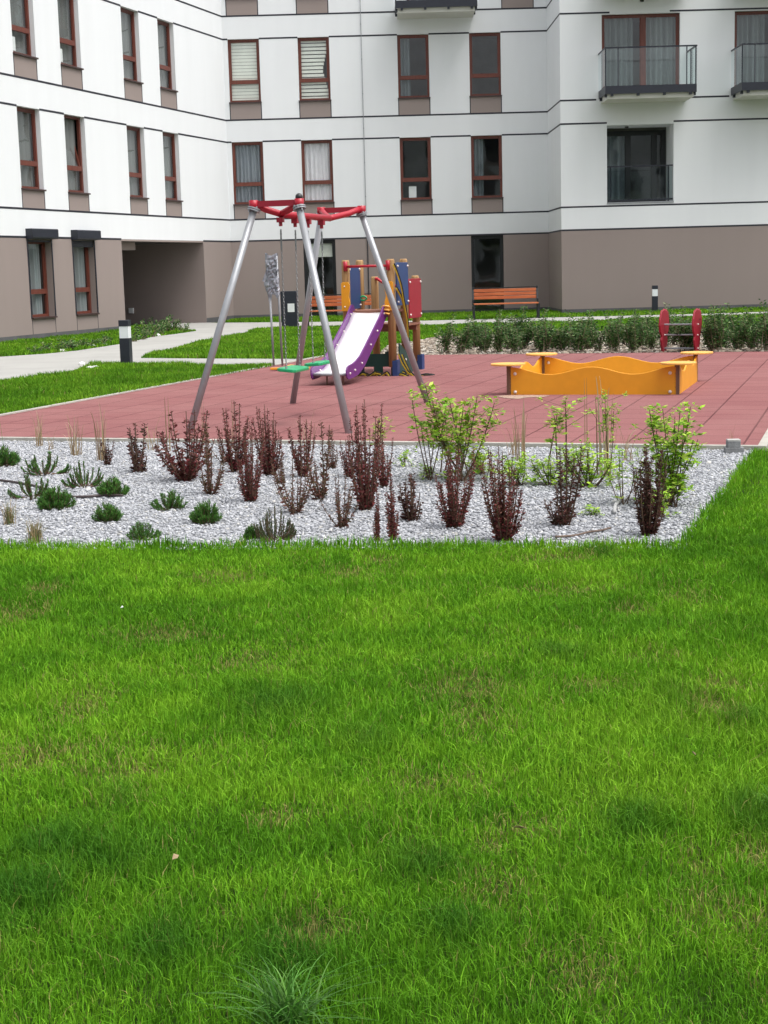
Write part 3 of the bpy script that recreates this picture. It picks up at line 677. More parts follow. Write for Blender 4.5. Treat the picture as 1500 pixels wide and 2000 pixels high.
obj('platform', MB().box((-TW, -.03, .87), (0, V2 + .02, .905)), M_deck, PT)
obj('platform', MB().box((-TW - .02, V2 + .03, .66), (.03, V3 + .02, .69)).box((-TW, V2 + .06, .58), (.0, V2 + .11, .66)).box((-TW, V3 - .1, .58), (.0, V3 - .05, .66)), M_deck, PT)
# dark green counter under the slide platform, sloping guard at the side
gc = [(0, .12), (.46, .12), (.46, .33), (.40, .33), (.40, .30), (.06, .30), (.06, .33), (0, .33)]
o = obj('counter_panel', MB().prism(gc, (1, 0, 0), (0, 0, 1), (0, .02, 0), (-.53, .06, 0)).box((-.30, .06, -.03), (-.17, .08, .12)), M_dgreen, PT, bevel=.003)
obj('counter_post', MB().box((-.60, .05, -.03), (-.50, .12, .22)), M_dark, PT)
obj('round_plate', MB().prism([(.045 * cos(a), .11 * sin(a)) for a in np.linspace(0, 2 * pi, 17)[:-1]], (1, 0, 0), (0, 0, 1), (0, .014, 0), (-.545, .03, .30)), M_orange_edge, PT)
sgp = [(.08, 0.0), (V2 + .12, 0.0), (V2 + .12, .20), (V2 - .02, .24), (.10, .44)]
o = obj('side_guard', MB().prism(sgp, (0, 1, 0), (0, 0, 1), (.02, 0, 0), (.055, 0, 0)), M_dgreen, PT, bevel=.003); bolts(o, [(.08, .35, .2)])
# slide
prof = [(.06, .885), (-.02, .88), (-.10, .845), (-.20, .765), (-1.05, .30), (-1.2, .225), (-1.32, .185), (-1.45, .168), (-1.70, .155)]
SX0, SX1 = -.575, -.075
ch = MB()
P = [(y, z) for y, z in prof]
n = len(P); V = []
xs = np.linspace(SX0 + .02, SX1 - .02, 7)
for y, z in P:
    for i, x in enumerate(xs): V.append((x, y, z - .012 * (1 - ((i - 3) / 3) ** 2)))
F = []
for i in range(n - 1):
    for k in range(6): F.append((i * 7 + k, i * 7 + k + 1, (i + 1) * 7 + k + 1, (i + 1) * 7 + k))
ch.add(V, F)
o = obj('chute', ch, M_steel, PT, smooth=True)
so = o.modifiers.new('thick', 'SOLIDIFY'); so.thickness = .006; so.offset = -1
obj('end_roll', MB().tube([(SX0 + .02, -1.71, .14), (SX1 - .02, -1.71, .14)], .02, 10), M_steel_gal, o, smooth=True)
def sidecurve():
    up = []; dn = []
    for y, z in bez([(.07, .93), (.0, 1.02), (-.08, 1.0), (-.16, .93)], 6): up.append((y, z))
    for y, z in [(-.30, .83), (-1.02, .44), (-1.20, .35), (-1.36, .30), (-1.50, .27), (-1.66, .255), (-1.73, .235), (-1.765, .20), (-1.77, .15), (-1.75, .10), (-1.70, .075)]: up.append((y, z))
    for y, z in [(-1.50, .085), (-1.30, .11), (-1.12, .165), (-1.0, .215), (-.22, .66), (-.05, .78), (.07, .82)]: dn.append((y, z))
    return up + dn
for x in (SX0, SX1 - .02):
    sp_ = obj('slide_side', MB().prism(sidecurve(), (0, 1, 0), (0, 0, 1), (.02, 0, 0), (x, 0, 0)), M_purple, PT, bevel=.004)
    xx = x + .02 + .003
    bolts(sp_, [(xx, -.12, .86), (xx, -.45, .64), (xx, -.75, .47), (xx, -1.15, .25), (xx, -1.45, .18), (xx, -1.65, .15)], .015)
for x in (SX0 + .16, SX1 - .12): obj('slide_leg', MB().tube([(x, -1.58, -.03), (x, -1.58, .15)], .011, 8), M_brownpost, PT)
# yellow and black climbing rope, slack down the side and in a heap below
def rope(pts, r=.017):
    c = []
    for i in range(len(pts) - 1):
        a, b = np.array(pts[i], float), np.array(pts[i + 1], float)
        p0 = np.array(pts[max(i - 1, 0)], float); p3 = np.array(pts[min(i + 2, len(pts) - 1)], float)
        for t in np.linspace(0, 1, 6)[:-1]:
            c.append(.5 * ((2 * a) + (-p0 + b) * t + (2 * p0 - 5 * a + 4 * b - p3) * t * t + (-p0 + 3 * a - 3 * b + p3) * t ** 3))
    c.append(np.array(pts[-1], float)); return c
def two(pts, r=.016):
    c = rope(pts); off = np.array([.0, -.6 * r, 1.0 * r])
    return c
rp = [[(.06, -.06, 1.52), (.09, -.02, 1.42), (.13, .05, 1.22), (.15, .1, 1.0), (.16, .2, .75), (.14, .3, .5), (.15, .3, .34)],
      [(.08, -.02, 1.20), (.12, .1, 1.05), (.14, .16, .9), (.15, .25, .7)],
      [(.10, -.05, .30), (.16, -.06, .16), (.25, -.02, .03), (.36, .05, .0), (.50, .08, .01), (.55, .02, .0), (.48, -.04, .0), (.38, .0, .0)],
      [(.10, .12, .28), (.2, .02, .12), (.32, -.05, .0), (.46, -.02, .02), (.56, .08, .0)],
      [(-.52, -.02, .0), (-.44, .0, .05), (-.36, -.06, .0), (-.27, .02, .06), (-.2, -.05, .0), (-.1, .0, .05), (-.02, -.1, .0)],
      [(-.5, .04, .02), (-.4, -.06, .04), (-.32, .03, .0), (-.22, -.06, .05), (-.12, .02, .0)],
      [(.1, .05, .0), (.2, .12, .04), (.16, .22, .0), (.06, .2, .05), (.02, .1, .0), (.12, -.02, .03), (.24, -.1, .0)]]
for i, p in enumerate(rp):
    c = [q + np.array([0, 0, -.012 if q[2] < .1 else 0]) for q in rope(p)]
    mb = MB(); 
    mb.tube(c, .013, 7, 0); mb.tube([q + np.array([.012, -.005, .017]) for q in c], .010, 6, 1)
    ro_ = obj('climbing_rope', mb, [M_yrope, M_brope], PT, smooth=True)

# sandpit -----------------------------------------------------------------
sp0 = gp(990, 776)[:2]; su, sv = sp0 @ E2, sp0 @ E1
SPW = 1.96
sb = thing('sandpit', 'square orange sandpit with wavy walls and round corner seats', 'sandpit', (*uv(su, sv), .03), -AZ)
def wavy(nm, flip):
    xs = np.linspace(0, SPW - .06, 33); top = []
    for x in xs:
        t = x / (SPW - .06)
        top.append((x, .272 + .042 * cos(4 * pi * t)))
    out = [(0, -.025), (SPW - .06, -.025)] + top[::-1]
    return out
wo_ = wavy('', 0)
def wall(origin, ax, th):
    o = obj('wavy_wall', MB().prism(wo_, ax, (0, 0, 1), th, origin), M_orange, sb, bevel=.006)
    a = np.array(ax); t = np.array(th); og = np.array(origin)
    pts = []
    for s in (.07, SPW - .13):
        for z in (.03, .24): pts.append(tuple(og + a * s + np.array([0, 0, z]) + (-t * .15 if True else 0)))
    bolts(o, pts, .02)
wall((.03, 0, 0), (1, 0, 0), (0, .022, 0)); wall((.03, SPW - .022, 0), (1, 0, 0), (0, .022, 0))
wall((0, .03, 0), (0, 1, 0), (.022, 0, 0)); wall((SPW - .022, .03, 0), (0, 1, 0), (.022, 0, 0))
for x in (.0, SPW - .05):
    for y in (.0, SPW - .05):
        obj('post', MB().box((x - .0, y - .0, -.03), (x + .05, y + .05, .335)), M_brownpost, sb)
        cx, cy = x + .025 + (.03 if x > 1 else -.03) * .4, y + .025
        s = obj('corner_seat', MB().prism([(.2 * cos(a), .2 * sin(a)) for a in np.linspace(0, 2 * pi, 25)[:-1]], (1, 0, 0), (0, 1, 0), (0, 0, .022), (cx, cy, .337)), M_orange_edge, sb, bevel=.006)
tag(obj('sand', MB().box((.03, .03, -.026), (SPW - .03, SPW - .03, .02)), mat('play_sand', (.45, .36, .24), .95, .1, 20, .5, 90), sb))

tag(poly_sheet('spilled_sand', G([(968, 779), (990, 777.5), (1040, 777.5), (1075, 778.5), (1062, 781), (1030, 782), (1012, 785), (985, 783)]), .034, mat('spilled_sand_grain', (.36, .25, .19), .95, .3, 40, .5, 90)), 'thin beige spilled sand on the red rubber at the sandpit corner', kind='stuff')
# small red climber at the back edge ---------------------------------------
cl0 = (gp(1300, 691)[:2] + gp(1357, 689)[:2]) / 2
cl = thing('climbing_ladder', 'small red climbing ladder with three steel rungs in front of the hedge', 'climbing ladder', (cl0[0], cl0[1], .02), -radians(27))
co_ = [(-.10, 0), (.10, 0), (.12, .10), (.15, .16), (.17, .22), (.14, .28), (.21, .36), (.26, .46), (.26, .56), (.22, .64), (.18, .69), (.15, .68), (.12, .72), (.06, .69), (.0, .73), (-.06, .70), (-.12, .71), (-.18, .66), (-.24, .56), (-.26, .46), (-.22, .36), (-.15, .28), (-.17, .22), (-.15, .14), (-.12, .08)]
hw = .275
for s in (-1, 1):
    o = obj('side_board', MB().prism(co_, (0, 1, 0), (0, 0, 1), (.03, 0, 0), (s * hw - .015, 0, -.02)), M_red2, cl, bevel=.006)
    bolts(o, [(s * hw + .02, 0, .06), (s * hw + .02, 0, .45), (s * hw + .02, -.02, .28)], .014)
for y, z in ((0, .06), (.06, .28), (-.06, .45)): obj('rung', MB().tube([(-hw, y * .3, z), (hw, y * .3, z)], .015, 10), M_steel_gal, cl)

# benches ------------------------------------------------------------------
M_slat = woodmat('bench_slat', (.36, .085, .025), (.50, .15, .05), (2, 30, 30), .55)
def bench():
    t = thing('park_bench', 'orange slatted bench standing below the dark garden door', 'bench')
    W_ = 1.86
    for i, (z, y) in enumerate(((.60, .40), (.70, .425), (.80, .45))): obj('back_slat', MB().box((-W_ / 2 + .05, y, z - .042), (W_ / 2 - .05, y + .03, z + .042)), M_slat, t, bevel=.006)
    for y in (.0, .125, .25): obj('seat_slat', MB().box((-W_ / 2 + .03, y, .415), (W_ / 2 - .03, y + .105, .45)), M_slat, t, bevel=.006)
    for x in (-W_ / 2, W_ / 2 - .05):
        f = MB().box((x, -.02, 0), (x + .05, .03, .414)).box((x, .36, 0), (x + .05, .41, .55)).box((x, .031, .36), (x + .05, .359, .412))
        f.add([(x, .405, .55), (x + .05, .405, .55), (x + .05, .36, .55), (x, .36, .55), (x, .51, .90), (x + .05, .51, .90), (x + .05, .485, .90), (x, .485, .90)], [(0, 1, 2, 3), (4, 7, 6, 5), (0, 4, 5, 1), (1, 5, 6, 2), (2, 6, 7, 3), (3, 7, 4, 0)])
        f.box((x - .01, -.03, .6), (x + .06, .40, .63)) if False else None
        obj('leg_frame', f, M_black, t)
    obj('top_rail', MB().box((-W_ / 2, .455, .855), (W_ / 2, .49, .885)), M_black, t)
    return t
bn = bench(); p = (gp(928, 626) + gp(1051, 622.5)) / 2; bn.location = (p[0], p[1], 0.012); bn.rotation_euler = (0, 0, 0); tag(bn, group='benches along the facade path')
p2_ = gp(667, 638); dup(bn, (p2_[0], p2_[1], .012), 0, (.99, .99, .95), 'orange slatted bench half hidden behind the play tower and the swing', 'benches along the facade path')

# bollard lamps -------------------------------------------------------------
M_lens = mat('frosted_lens', (.80, .83, .85), .3, .02)
def bollard(h, wd):
    t = thing('bollard_lamp', 'dark square bollard lamp with white lens at the edge of the left lawn', 'bollard lamp')
    obj('post', MB().box((-wd / 2, -wd / 2, 0), (wd / 2, wd / 2, h * .62)), M_dark, t, bevel=.004)
    obj('lens', MB().box((-wd / 2 + .006, -wd / 2 + .006, h * .62), (wd / 2 - .006, wd / 2 - .006, h * .87)), M_lens, t)
    obj('cap', MB().box((-wd / 2, -wd / 2, h * .87), (wd / 2, wd / 2, h)), M_dark, t, bevel=.004)
    return t
bo = bollard(.775, .165); p = gp(248, 717); bo.location = (p[0], p[1], 0); bo.rotation_euler = (0, 0, radians(-8)); tag(bo, group='bollard lamps')
p = gp(1279, 612); dup(bo, (p[0], p[1], 0), radians(-5), (1.0, 1.0, 1.04), 'distant dark bollard lamp with white lens against the taupe right wall', 'bollard lamps')

# sign wrapped in plastic film ---------------------------------------------
M_film = mat('plastic_film', (.20, .22, .27), .25, .5, 9, .5, 9, spec=.7, col2=(.42, .44, .50))
p = gp(543, 718); ws = thing('wrapped_sign', 'sign on two thin steel posts wrapped in shiny grey plastic film', 'sign', (p[0], p[1], .0), -radians(14))
k = p[1] / FPX
for x, h in ((-.068, 1.16), (.075, 1.74)):
    obj('post', MB().tube([(x, 0, 0), (x - .03 * (h / 1.7), 0, h)], .017, 10), M_steel_gal, ws, smooth=True)
fm = MB(); rr = np.random.default_rng(3)
nx, nz = 9, 22; V = []
for s in (-1, 1):
    for j in range(nz + 1):
        for i in range(nx + 1):
            t = j / nz; x = -.125 + .205 * i / nx + (-.05 * (1 - abs(t - .3) * 4) if (i == 0 and abs(t - .3) < .25) else 0) + rr.normal() * .004
            x -= .02 * t
            ed = (i in (0, nx))
            y = s * (0.0 if ed else .028 + rr.normal() * .007) ; z = 1.12 + .62 * t + rr.normal() * .004 + (.05 * abs(i / nx - .5) * 2 if j == nz else 0)
            if j == 0: z += rr.normal() * .05
            V.append((x, y, z))
F = []; NN = (nx + 1) * (nz + 1)
for s in range(2):
    for j in range(nz):
        for i in range(nx): a = s * NN + j * (nx + 1) + i; F.append((a, a + 1, a + nx + 2, a + nx + 1))
fm.add(V, F); obj('plastic_wrap', fm, M_film, ws)
obj('sign_board', MB().box((-.11, -.012, 1.16), (.05, .012, 1.68)), mat('sign_plate', (.25, .29, .42), .4, .4, 8, col2=(.6, .64, .7)), ws)
fl = MB().add([(-.13, -.02, 1.52), (-.19, -.05, 1.36), (-.155, -.03, 1.34), (-.12, -.03, 1.40), (-.13, .0, 1.52), (-.17, -.03, 1.36)], [(0, 1, 2, 3), (4, 5, 2, 3), (0, 4, 5, 1)]); obj('loose_flap', fl, M_film, ws)

# dark notice cabinet --------------------------------------------------------
p = gp(567, 642); cbn = thing('metal_cabinet', 'upright dark metal cabinet with white paper notices beside the path', 'cabinet', (p[0], p[1], 0), -radians(6))
obj('body', MB().box((-.21, -.12, 0), (.21, .12, .985)), M_dark, cbn, bevel=.01)
obj('notice', MB().box((-.03, -.128, .44), (.15, -.121, .66)), M_paper, cbn); obj('notice', MB().box((-.218, -.05, .62), (-.211, .06, .8)), M_paper, cbn)
obj('plinth', MB().box((-.19, -.10, -.02), (.19, .10, .0)), M_black, cbn)

# flat yellow board on the rubber -------------------------------------------
p = gp(566, 723, .03); yb = thing('yellow_board', 'flat yellow board lying on the red rubber beside the wrapped sign', 'board', (p[0], p[1], .03), -radians(4))
obj('plank', MB().box((-.29, -.05, .012), (.30, .05, .042)), M_orange, yb, bevel=.006)
obj('foot', MB().box((-.2, -.04, 0), (-.14, .04, .012)).box((.15, -.04, 0), (.21, .04, .012)), M_dark, yb)
obj('handle', MB().tube(bez([(-.06, 0, .04), (-.03, 0, .075), (.03, 0, .085), (.10, 0, .05)], 8), .012, 8), M_orange_edge, yb, smooth=True)

# paving stones at the gravel corner ------------------------------------------
M_paver = mat('grey_paver', (.20, .205, .21), .9, .2, 14, .5, 60); M_paver2 = mat('pale_paver', (.42, .41, .39), .9, .2, 14, .5, 60)
p = gp(1433, 887); pv = thing('paving_stone', 'grey concrete paver lying flat at the gravel corner', 'paving stone', (p[0], p[1], .0), -.1, 'loose paving stones'); obj('stone', MB().box((-.072, -.05, .0), (.072, .05, .055)), M_paver, pv, bevel=.004)
pv2 = thing('paving_stone', 'pale topped concrete paver standing on the flat grey paver', 'paving stone', (p[0] - .004, p[1] + .0, .055), -.02, 'loose paving stones'); obj('stone', MB().box((-.05, -.04, 0), (.05, .04, .05)), M_paver, pv2, bevel=.004); obj('top_face', MB().box((-.049, -.039, .0485), (.051, .041, .062)), M_paver2, pv2, bevel=.003)

# irrigation pipe and dead stick ----------------------------------------------
M_pipe = mat('drip_pipe', (.05, .035, .035), .6)
def gpl(L_, z): return [gp(x, y, z) for x, y in L_]
def pipe(name, lab, cat, pts, r, m, group=None):
    P = gpl(pts, r * .9 + .02); o = obj(name, MB().tube(rope([tuple(q) for q in P]), r, 8), m, None, smooth=True, loc=P[0]); return tag(o, lab, cat, group)
pipe('drip_pipe', 'brown drip pipe running over the gravel between the dwarf pines', 'pipe', [(-60, 934), (-20, 936), (0, 938), (38, 943), (80, 952), (120, 968), (165, 970), (205, 967), (240, 968)], .009, M_pipe)
pipe('dead_stick', 'dry brown stick lying on the gravel near the lawn', 'stick', [(1084, 1048), (1120, 1046), (1150, 1039), (1172, 1036), (1192, 1031)], .006, mat('dead_wood', (.16, .115, .09), .9, .3, 30))
pipe('grey_hose', 'short bent grey hose end beside the darkest barberry', 'hose', [(1200, 1000), (1203, 985), (1216, 976), (1235, 972)], .012, mat('grey_hose_rubber', (.40, .40, .40), .7))

# ------------------------------------------------------------------ gravel, lawn
def inpoly(X, Y, P):
    P = np.asarray(P); c = np.zeros(len(X), bool); n = len(P)
    for i in range(n):
        x0, y0 = P[i]; x1, y1 = P[(i + 1) % n]
        k = ((y0 > Y) != (y1 > Y)); xi = (x1 - x0) * (Y - y0) / (y1 - y0 + 1e-12) + x0
        c ^= k & (X < xi)
    return c
def vnoise(X, Y, s, seed):
    r = np.random.default_rng(seed); T = r.random((64, 64)); x = X * s + 1000; y = Y * s + 1000
    xi = np.floor(x).astype(int); yi = np.floor(y).astype(int); fx = x - xi; fy = y - yi; fx = fx * fx * (3 - 2 * fx); fy = fy * fy * (3 - 2 * fy)
    g = lambda a, b: T[a % 64, b % 64]
    return (g(xi, yi) * (1 - fx) + g(xi + 1, yi) * fx) * (1 - fy) + (g(xi, yi + 1) * (1 - fx) + g(xi + 1, yi + 1) * fx) * fy
def scatter(P, n):
    P = np.asarray(P); lo, hi = P.min(0), P.max(0); X = rng.uniform(lo[0], hi[0], n); Y = rng.uniform(lo[1], hi[1], n)
    k = inpoly(X, Y, P); return X[k], Y[k]

kc = uv(U1 + .02, 12.33); kl = uv(U0 - 1.5, 12.33)
GR = [tuple(kl), tuple(uv(U0, 12.54)), tuple(kc), (2.9, 11.80), tuple(gp(1340, 1076)[:2]), tuple(gp(0, 1076)[:2]), (-6.0, 9.1)]
tag(poly_sheet('gravel_floor', GR, .006, M_bedsand), kind='structure')
M_stone = colmat('crushed_stone', .85, 0, .25)
X, Y = scatter(GR, 300000); k_ = X > -4.9; X, Y = X[k_], Y[k_]
ico = np.array([(0, 0, 1), *[(.894 * cos(a), .894 * sin(a), .447) for a in np.arange(5) * 2 * pi / 5], *[(.894 * cos(a), .894 * sin(a), -.447) for a in np.arange(5) * 2 * pi / 5 + pi / 5], (0, 0, -1)])
icf = np.array([(0, i + 1, (i + 1) % 5 + 1) for i in range(5)] + [(i + 1, i + 6, (i + 1) % 5 + 1) for i in range(5)] + [((i + 1) % 5 + 1, i + 6, (i + 1) % 5 + 6) for i in range(5)] + [(11, (i + 1) % 5 + 6, i + 6) for i in range(5)])
def stones(name, X, Y, size, zb, cols, sp=.45):
    n = len(X); V = np.repeat(ico[None], n, 0) * (1 + rng.normal(0, .22, (n, 12, 1)))
    S_ = np.stack([rng.uniform(.7, 1.5, n), rng.uniform(.6, 1.1, n), rng.uniform(.35, .75, n)], 1) * (size * rng.lognormal(0, .32, n))[:, None]
    V = V * S_[:, None]
    a = rng.uniform(0, 2 * pi, n); tl = rng.normal(0, .35, n); c, s_ = np.cos(a), np.sin(a); ct, stt = np.cos(tl), np.sin(tl)
    y_, z_ = V[:, :, 1] * ct[:, None] - V[:, :, 2] * stt[:, None], V[:, :, 1] * stt[:, None] + V[:, :, 2] * ct[:, None]
    x2 = V[:, :, 0] * c[:, None] - y_ * s_[:, None]; y2 = V[:, :, 0] * s_[:, None] + y_ * c[:, None]
    W_ = np.stack([x2 + X[:, None], y2 + Y[:, None], z_ + zb + rng.uniform(.0, .012, n)[:, None]], 2)
    F_ = (icf[None] + (np.arange(n) * 12)[:, None, None]).reshape(-1, 3)
    pick = rng.choice(len(cols), n, p=[q[3] for q in cols]); base = np.array([q[:3] for q in cols])[pick] * rng.uniform(.82, 1.15, (n, 1))
    return fastmesh(name, W_.reshape(-1, 3), F_, np.repeat(base, 12, 0), M_stone)
tag(stones('gravel', X, Y, .0072, .005, [(.47, .48, .505, .52), (.40, .41, .435, .30), (.27, .28, .305, .12), (.53, .52, .495, .06)]), 'pale grey crushed stone gravel around the shrubs', kind='stuff')
X, Y = scatter(BED2, 26000)
tag(stones('bed_stones', X, Y, .03, .014, [(.30, .25, .20, .5), (.42, .38, .33, .25), (.17, .14, .11, .25)]), 'beige stones and bark under the hedge', kind='stuff')

M_grass = colmat('grass_blades', .65, .22, .12)
G1, G2, G3 = np.array((.082, .235, .010)), np.array((.135, .335, .014)), np.array((.208, .415, .022))
STRAW, DARKG = np.array((.29, .27, .085)), np.array((.022, .105, .014))
dry = [(905, 1345, 95, 35), (925, 1400, 60, 45), (680, 1122, 55, 14), (1110, 1158, 85, 14), (1345, 1172, 50, 16), (1235, 1195, 45, 14), (35, 1205, 55, 22), (85, 1157, 45, 14), (150, 1480, 170, 30), (60, 1500, 90, 22), (1395, 1385, 60, 30), (1000, 1620, 70, 22), (1420, 1790, 90, 50), (250, 1505, 110, 22), (860, 1535, 110, 28), (480, 1300, 70, 22), (560, 1600, 80, 25), (1410, 1345, 60, 20), (620, 1820, 60, 40), (1170, 1345, 70, 14), (340, 1675, 18, 8), (745, 1100, 45, 10), (1090, 1095, 90, 10), (160, 1390, 60, 40), (960, 1655, 40, 20), (1280, 1290, 60, 14), (1360, 1700, 60, 40), (960, 1740, 90, 40), (1130, 1900, 90, 60), (440, 1130, 70, 14), (320, 1245, 90, 18), (1480, 1690, 50, 30)]
dark = [(40, 1760, 110, 120), (545, 1385, 90, 30), (230, 1690, 100, 60), (1470, 1610, 60, 45), (580, 1870, 110, 80), (1090, 1280, 45, 14), (310, 1860, 70, 60), (1170, 1085, 40, 10), (700, 1460, 60, 20), (1240, 1610, 60, 40), (1450, 1420, 60, 30), (840, 1700, 80, 40), (1330, 1380, 60, 40), (250, 1570, 50, 30), (1480, 1065, 25, 10), (900, 1830, 60, 50)]
def field(X, Y, L_):
    f = np.zeros(len(X))
    for (px, py, rx, ry) in L_:
        c = gp(px, py); ex = abs(gp(px + rx, py)[0] - c[0]); e0 = abs(gp(px, py - ry)[1] - c[1])
        wob = .6 + .8 * vnoise(X, Y, 4.5, px)
        f = np.maximum(f, np.exp(-(((X - c[0]) / ex) ** 2 + ((Y - c[1]) / e0) ** 2) * wob))
    return f
VV = []; FF = []; CC = []; NB = 0
def blades(X, Y, hgt, wid, cols, lean=.6):
    global NB
    n = len(X); a = rng.uniform(0, 2 * pi, n); ln = np.abs(rng.normal(0, lean, n)) * hgt; dx, dy = np.cos(a) * ln, np.sin(a) * ln
    fa = rng.uniform(0, 2 * pi, n); wx, wy = np.cos(fa) * wid / 2, np.sin(fa) * wid / 2
    z = np.zeros(n)
    P = np.stack([np.stack([X - wx, Y - wy, z], 1), np.stack([X + wx, Y + wy, z], 1),
                  np.stack([X + dx * .3 + wx * .8, Y + dy * .3 + wy * .8, hgt * .55], 1), np.stack([X + dx * .3 - wx * .8, Y + dy * .3 - wy * .8, hgt * .55], 1),
                  np.stack([X + dx, Y + dy, hgt * (1 - .25 * np.minimum(1, ln / (hgt + 1e-6)))], 1)], 1)
    b = (np.arange(n) * 5)[:, None] + NB
    t = np.concatenate([b + np.array([[0, 1, 2]]), b + np.array([[0, 2, 3]]), b + np.array([[3, 2, 4]])], 0)
    VV.append(P.reshape(-1, 3).astype(np.float32)); FF.append(t); CC.append(np.repeat(cols, 5, 0).astype(np.float32)); NB += 5 * n
def grasscol(X, Y, near=True):
    n = len(X)
    m = .36 * vnoise(X, Y, 1.1, 5) + .26 * vnoise(X, Y, 3.1, 6) + .22 * vnoise(X, Y, 8, 7) + .16 * vnoise(X, Y, 17, 8)
    m = np.clip((m - .30) / .40 + rng.normal(0, .2, n), 0, 1)[:, None]
    c = np.where(m < .5, G1 + (G2 - G1) * m * 2, G2 + (G3 - G2) * (m - .5) * 2)
    c = c * rng.uniform(.62, 1.38, (n, 1))
    d = np.zeros(n); k = np.zeros(n)
    if near:
        d = field(X, Y, dry) * (.55 + .9 * vnoise(X, Y, 11, 41)); d = np.clip(d, 0, 1); k = np.clip(field(X, Y, dark) * (.3 + 1.3 * vnoise(X, Y, 7, 42)), 0, 1)
        c = c * (1 - .55 * k[:, None]) + DARKG * .55 * k[:, None]
        st = rng.random(n) < (.012 + .42 * d ** 1.3 + .06 * np.clip(vnoise(X, Y, 2.3, 21) - .62, 0, 1) * 2.5)
    else: st = rng.random(n) < .02
    c[st] = STRAW * rng.uniform(.6, 1.3, (st.sum(), 1))
    return c, d, k
# the lawn in front, up to the gravel and along its right-hand side
gl, gr = gp(0, 1073)[:2], gp(1340, 1073)[:2]
kr = uv(U1 + .10, 12.38)
NEAR = [(-3.0, 1.6), (3.2, 1.6), (5.0, 7.0), (6.6, 16.0), (8.2, 24.6), tuple(uv(U1 + .17, 25.2)), tuple(uv(U1 + .17, 12.45)), (2.93, 11.85), tuple(gr), tuple(gl), (-5.2, 9.0)]
NEAR = np.array(NEAR)
# ragged turf edge against the gravel
XA, YA = rng.uniform(-4.4, 4.4, 2100000), rng.uniform(1.7, 9.6, 2100000); XB, YB = rng.uniform(.5, 9, 420000), rng.uniform(7.5, 24.6, 420000)
ka = (rng.random(len(XA)) < np.clip(3.4 / np.hypot(XA, YA), 0, 1) ** .9); kb = YB > 9.6
X, Y = np.concatenate([XA[ka], XB[kb]]), np.concatenate([YA[ka], YB[kb]])
keep = inpoly(X, Y, NEAR); dist = np.hypot(X, Y)
keep &= (np.abs(X) < .30 * Y + 1.6)
X, Y = X[keep], Y[keep]; dist = dist[keep]
col_, d_, k_ = grasscol(X, Y)
hh = .9 * (.022 + .018 * vnoise(X, Y, 1.7, 31) + .016 * vnoise(X, Y, 7, 32)) * rng.uniform(.45, 1.45, len(X)) * (1 - .45 * d_) * (1 + .6 * k_)
ww = np.clip(.0014 + .00040 * dist, .0018, .010) * rng.uniform(.7, 1.2, len(X))
hh *= (1 + .02 * dist) * np.clip(.72 + .06 * dist, .8, 1)
blades(X, Y, hh, ww, col_)
print('near blades', len(X))
# tufts hanging over the gravel edge
for (p, q, nn) in ((gl - np.array([.6, -.1]), gr, 2600), (gr, np.array((2.93, 11.85)), 2600)):
    t = rng.random(nn); e = rng.normal(0, .028, nn); dr_ = (q - p) / np.linalg.norm(q - p); nv = np.array([-dr_[1], dr_[0]])
    X = p[0] + (q - p)[0] * t + nv[0] * e; Y = p[1] + (q - p)[1] * t + nv[1] * e
    c, _, _ = grasscol(X, Y, False); blades(X, Y, rng.uniform(.03, .08, nn) * (.7 + .6 * vnoise(X, Y, 5, 3)), np.full(nn, .007), c, .4)
# lawns beyond the playground
def lawn(P, dens, h=.05, wid=.016, lean=.4):
    P = np.array(P); lo, hi = P.min(0), P.max(0); n = int(dens * (hi[0] - lo[0]) * (hi[1] - lo[1]))
    X, Y = scatter(P, n); c, _, _ = grasscol(X, Y, False); c = c * np.array([.9, .86, 1.0]) 
    blades(X, Y, h * rng.uniform(.6, 1.4, len(X)) * (.6 + .8 * vnoise(X, Y, 1.2, 9)), wid * rng.uniform(.7, 1.2, len(X)), c, lean)
lawn(G([(-300, 872), (0, 816), (530, 719.5), (533, 716), (400, 716), (300, 717), (245, 712), (180, 715), (120, 735), (0, 748), (-200, 782), (-400, 840)]), 2300, .075, .014)
lawn(G([(275, 700.5), (300, 692), (400, 668), (450, 660), (500, 646), (555, 641), (620, 640), (700, 639), (830, 638), (950, 634.5), (1100, 631), (1100, 652), (860, 660), (756, 678), (738, 697), (601, 702.5), (520, 702), (400, 701.5)]), 1000, .075, .022)
lawn(G([(1100, 631), (1200, 626), (1380, 620), (1500, 616), (1900, 603), (1900, 630), (1500, 641), (1100, 652)]), 700, .07, .024)
up = G([(-400, 742), (-150, 712), (0, 698), (90, 692), (150, 686), (234, 673), (303, 658), (345, 653), (384, 647), (310, 641), (262, 637)])
lawn(up + [LW.P(PASS[0] - .1, -.03, 0)[:2], LW.P(5, -.03, 0)[:2]], 800, .08, .022)
strip = [CW.P(.05, -.03, 0)[:2], CW.P(CW.L, -.03, 0)[:2], RW.P(0, -.03, 0)[:2], RW.P(14, -.03, 0)[:2]] + G([(1900, 597), (1500, 609.6), (1380, 613.5), (1200, 618), (950, 624), (830, 627), (620, 629.5), (427, 631)])
lawn(strip, 600, .08, .024)
V = np.concatenate(VV); F = np.concatenate(FF); C = np.concatenate(CC)
tag(fastmesh('lawn_grass', V, F, C, M_grass), 'mown green lawn grass with dry straw patches', kind='stuff')

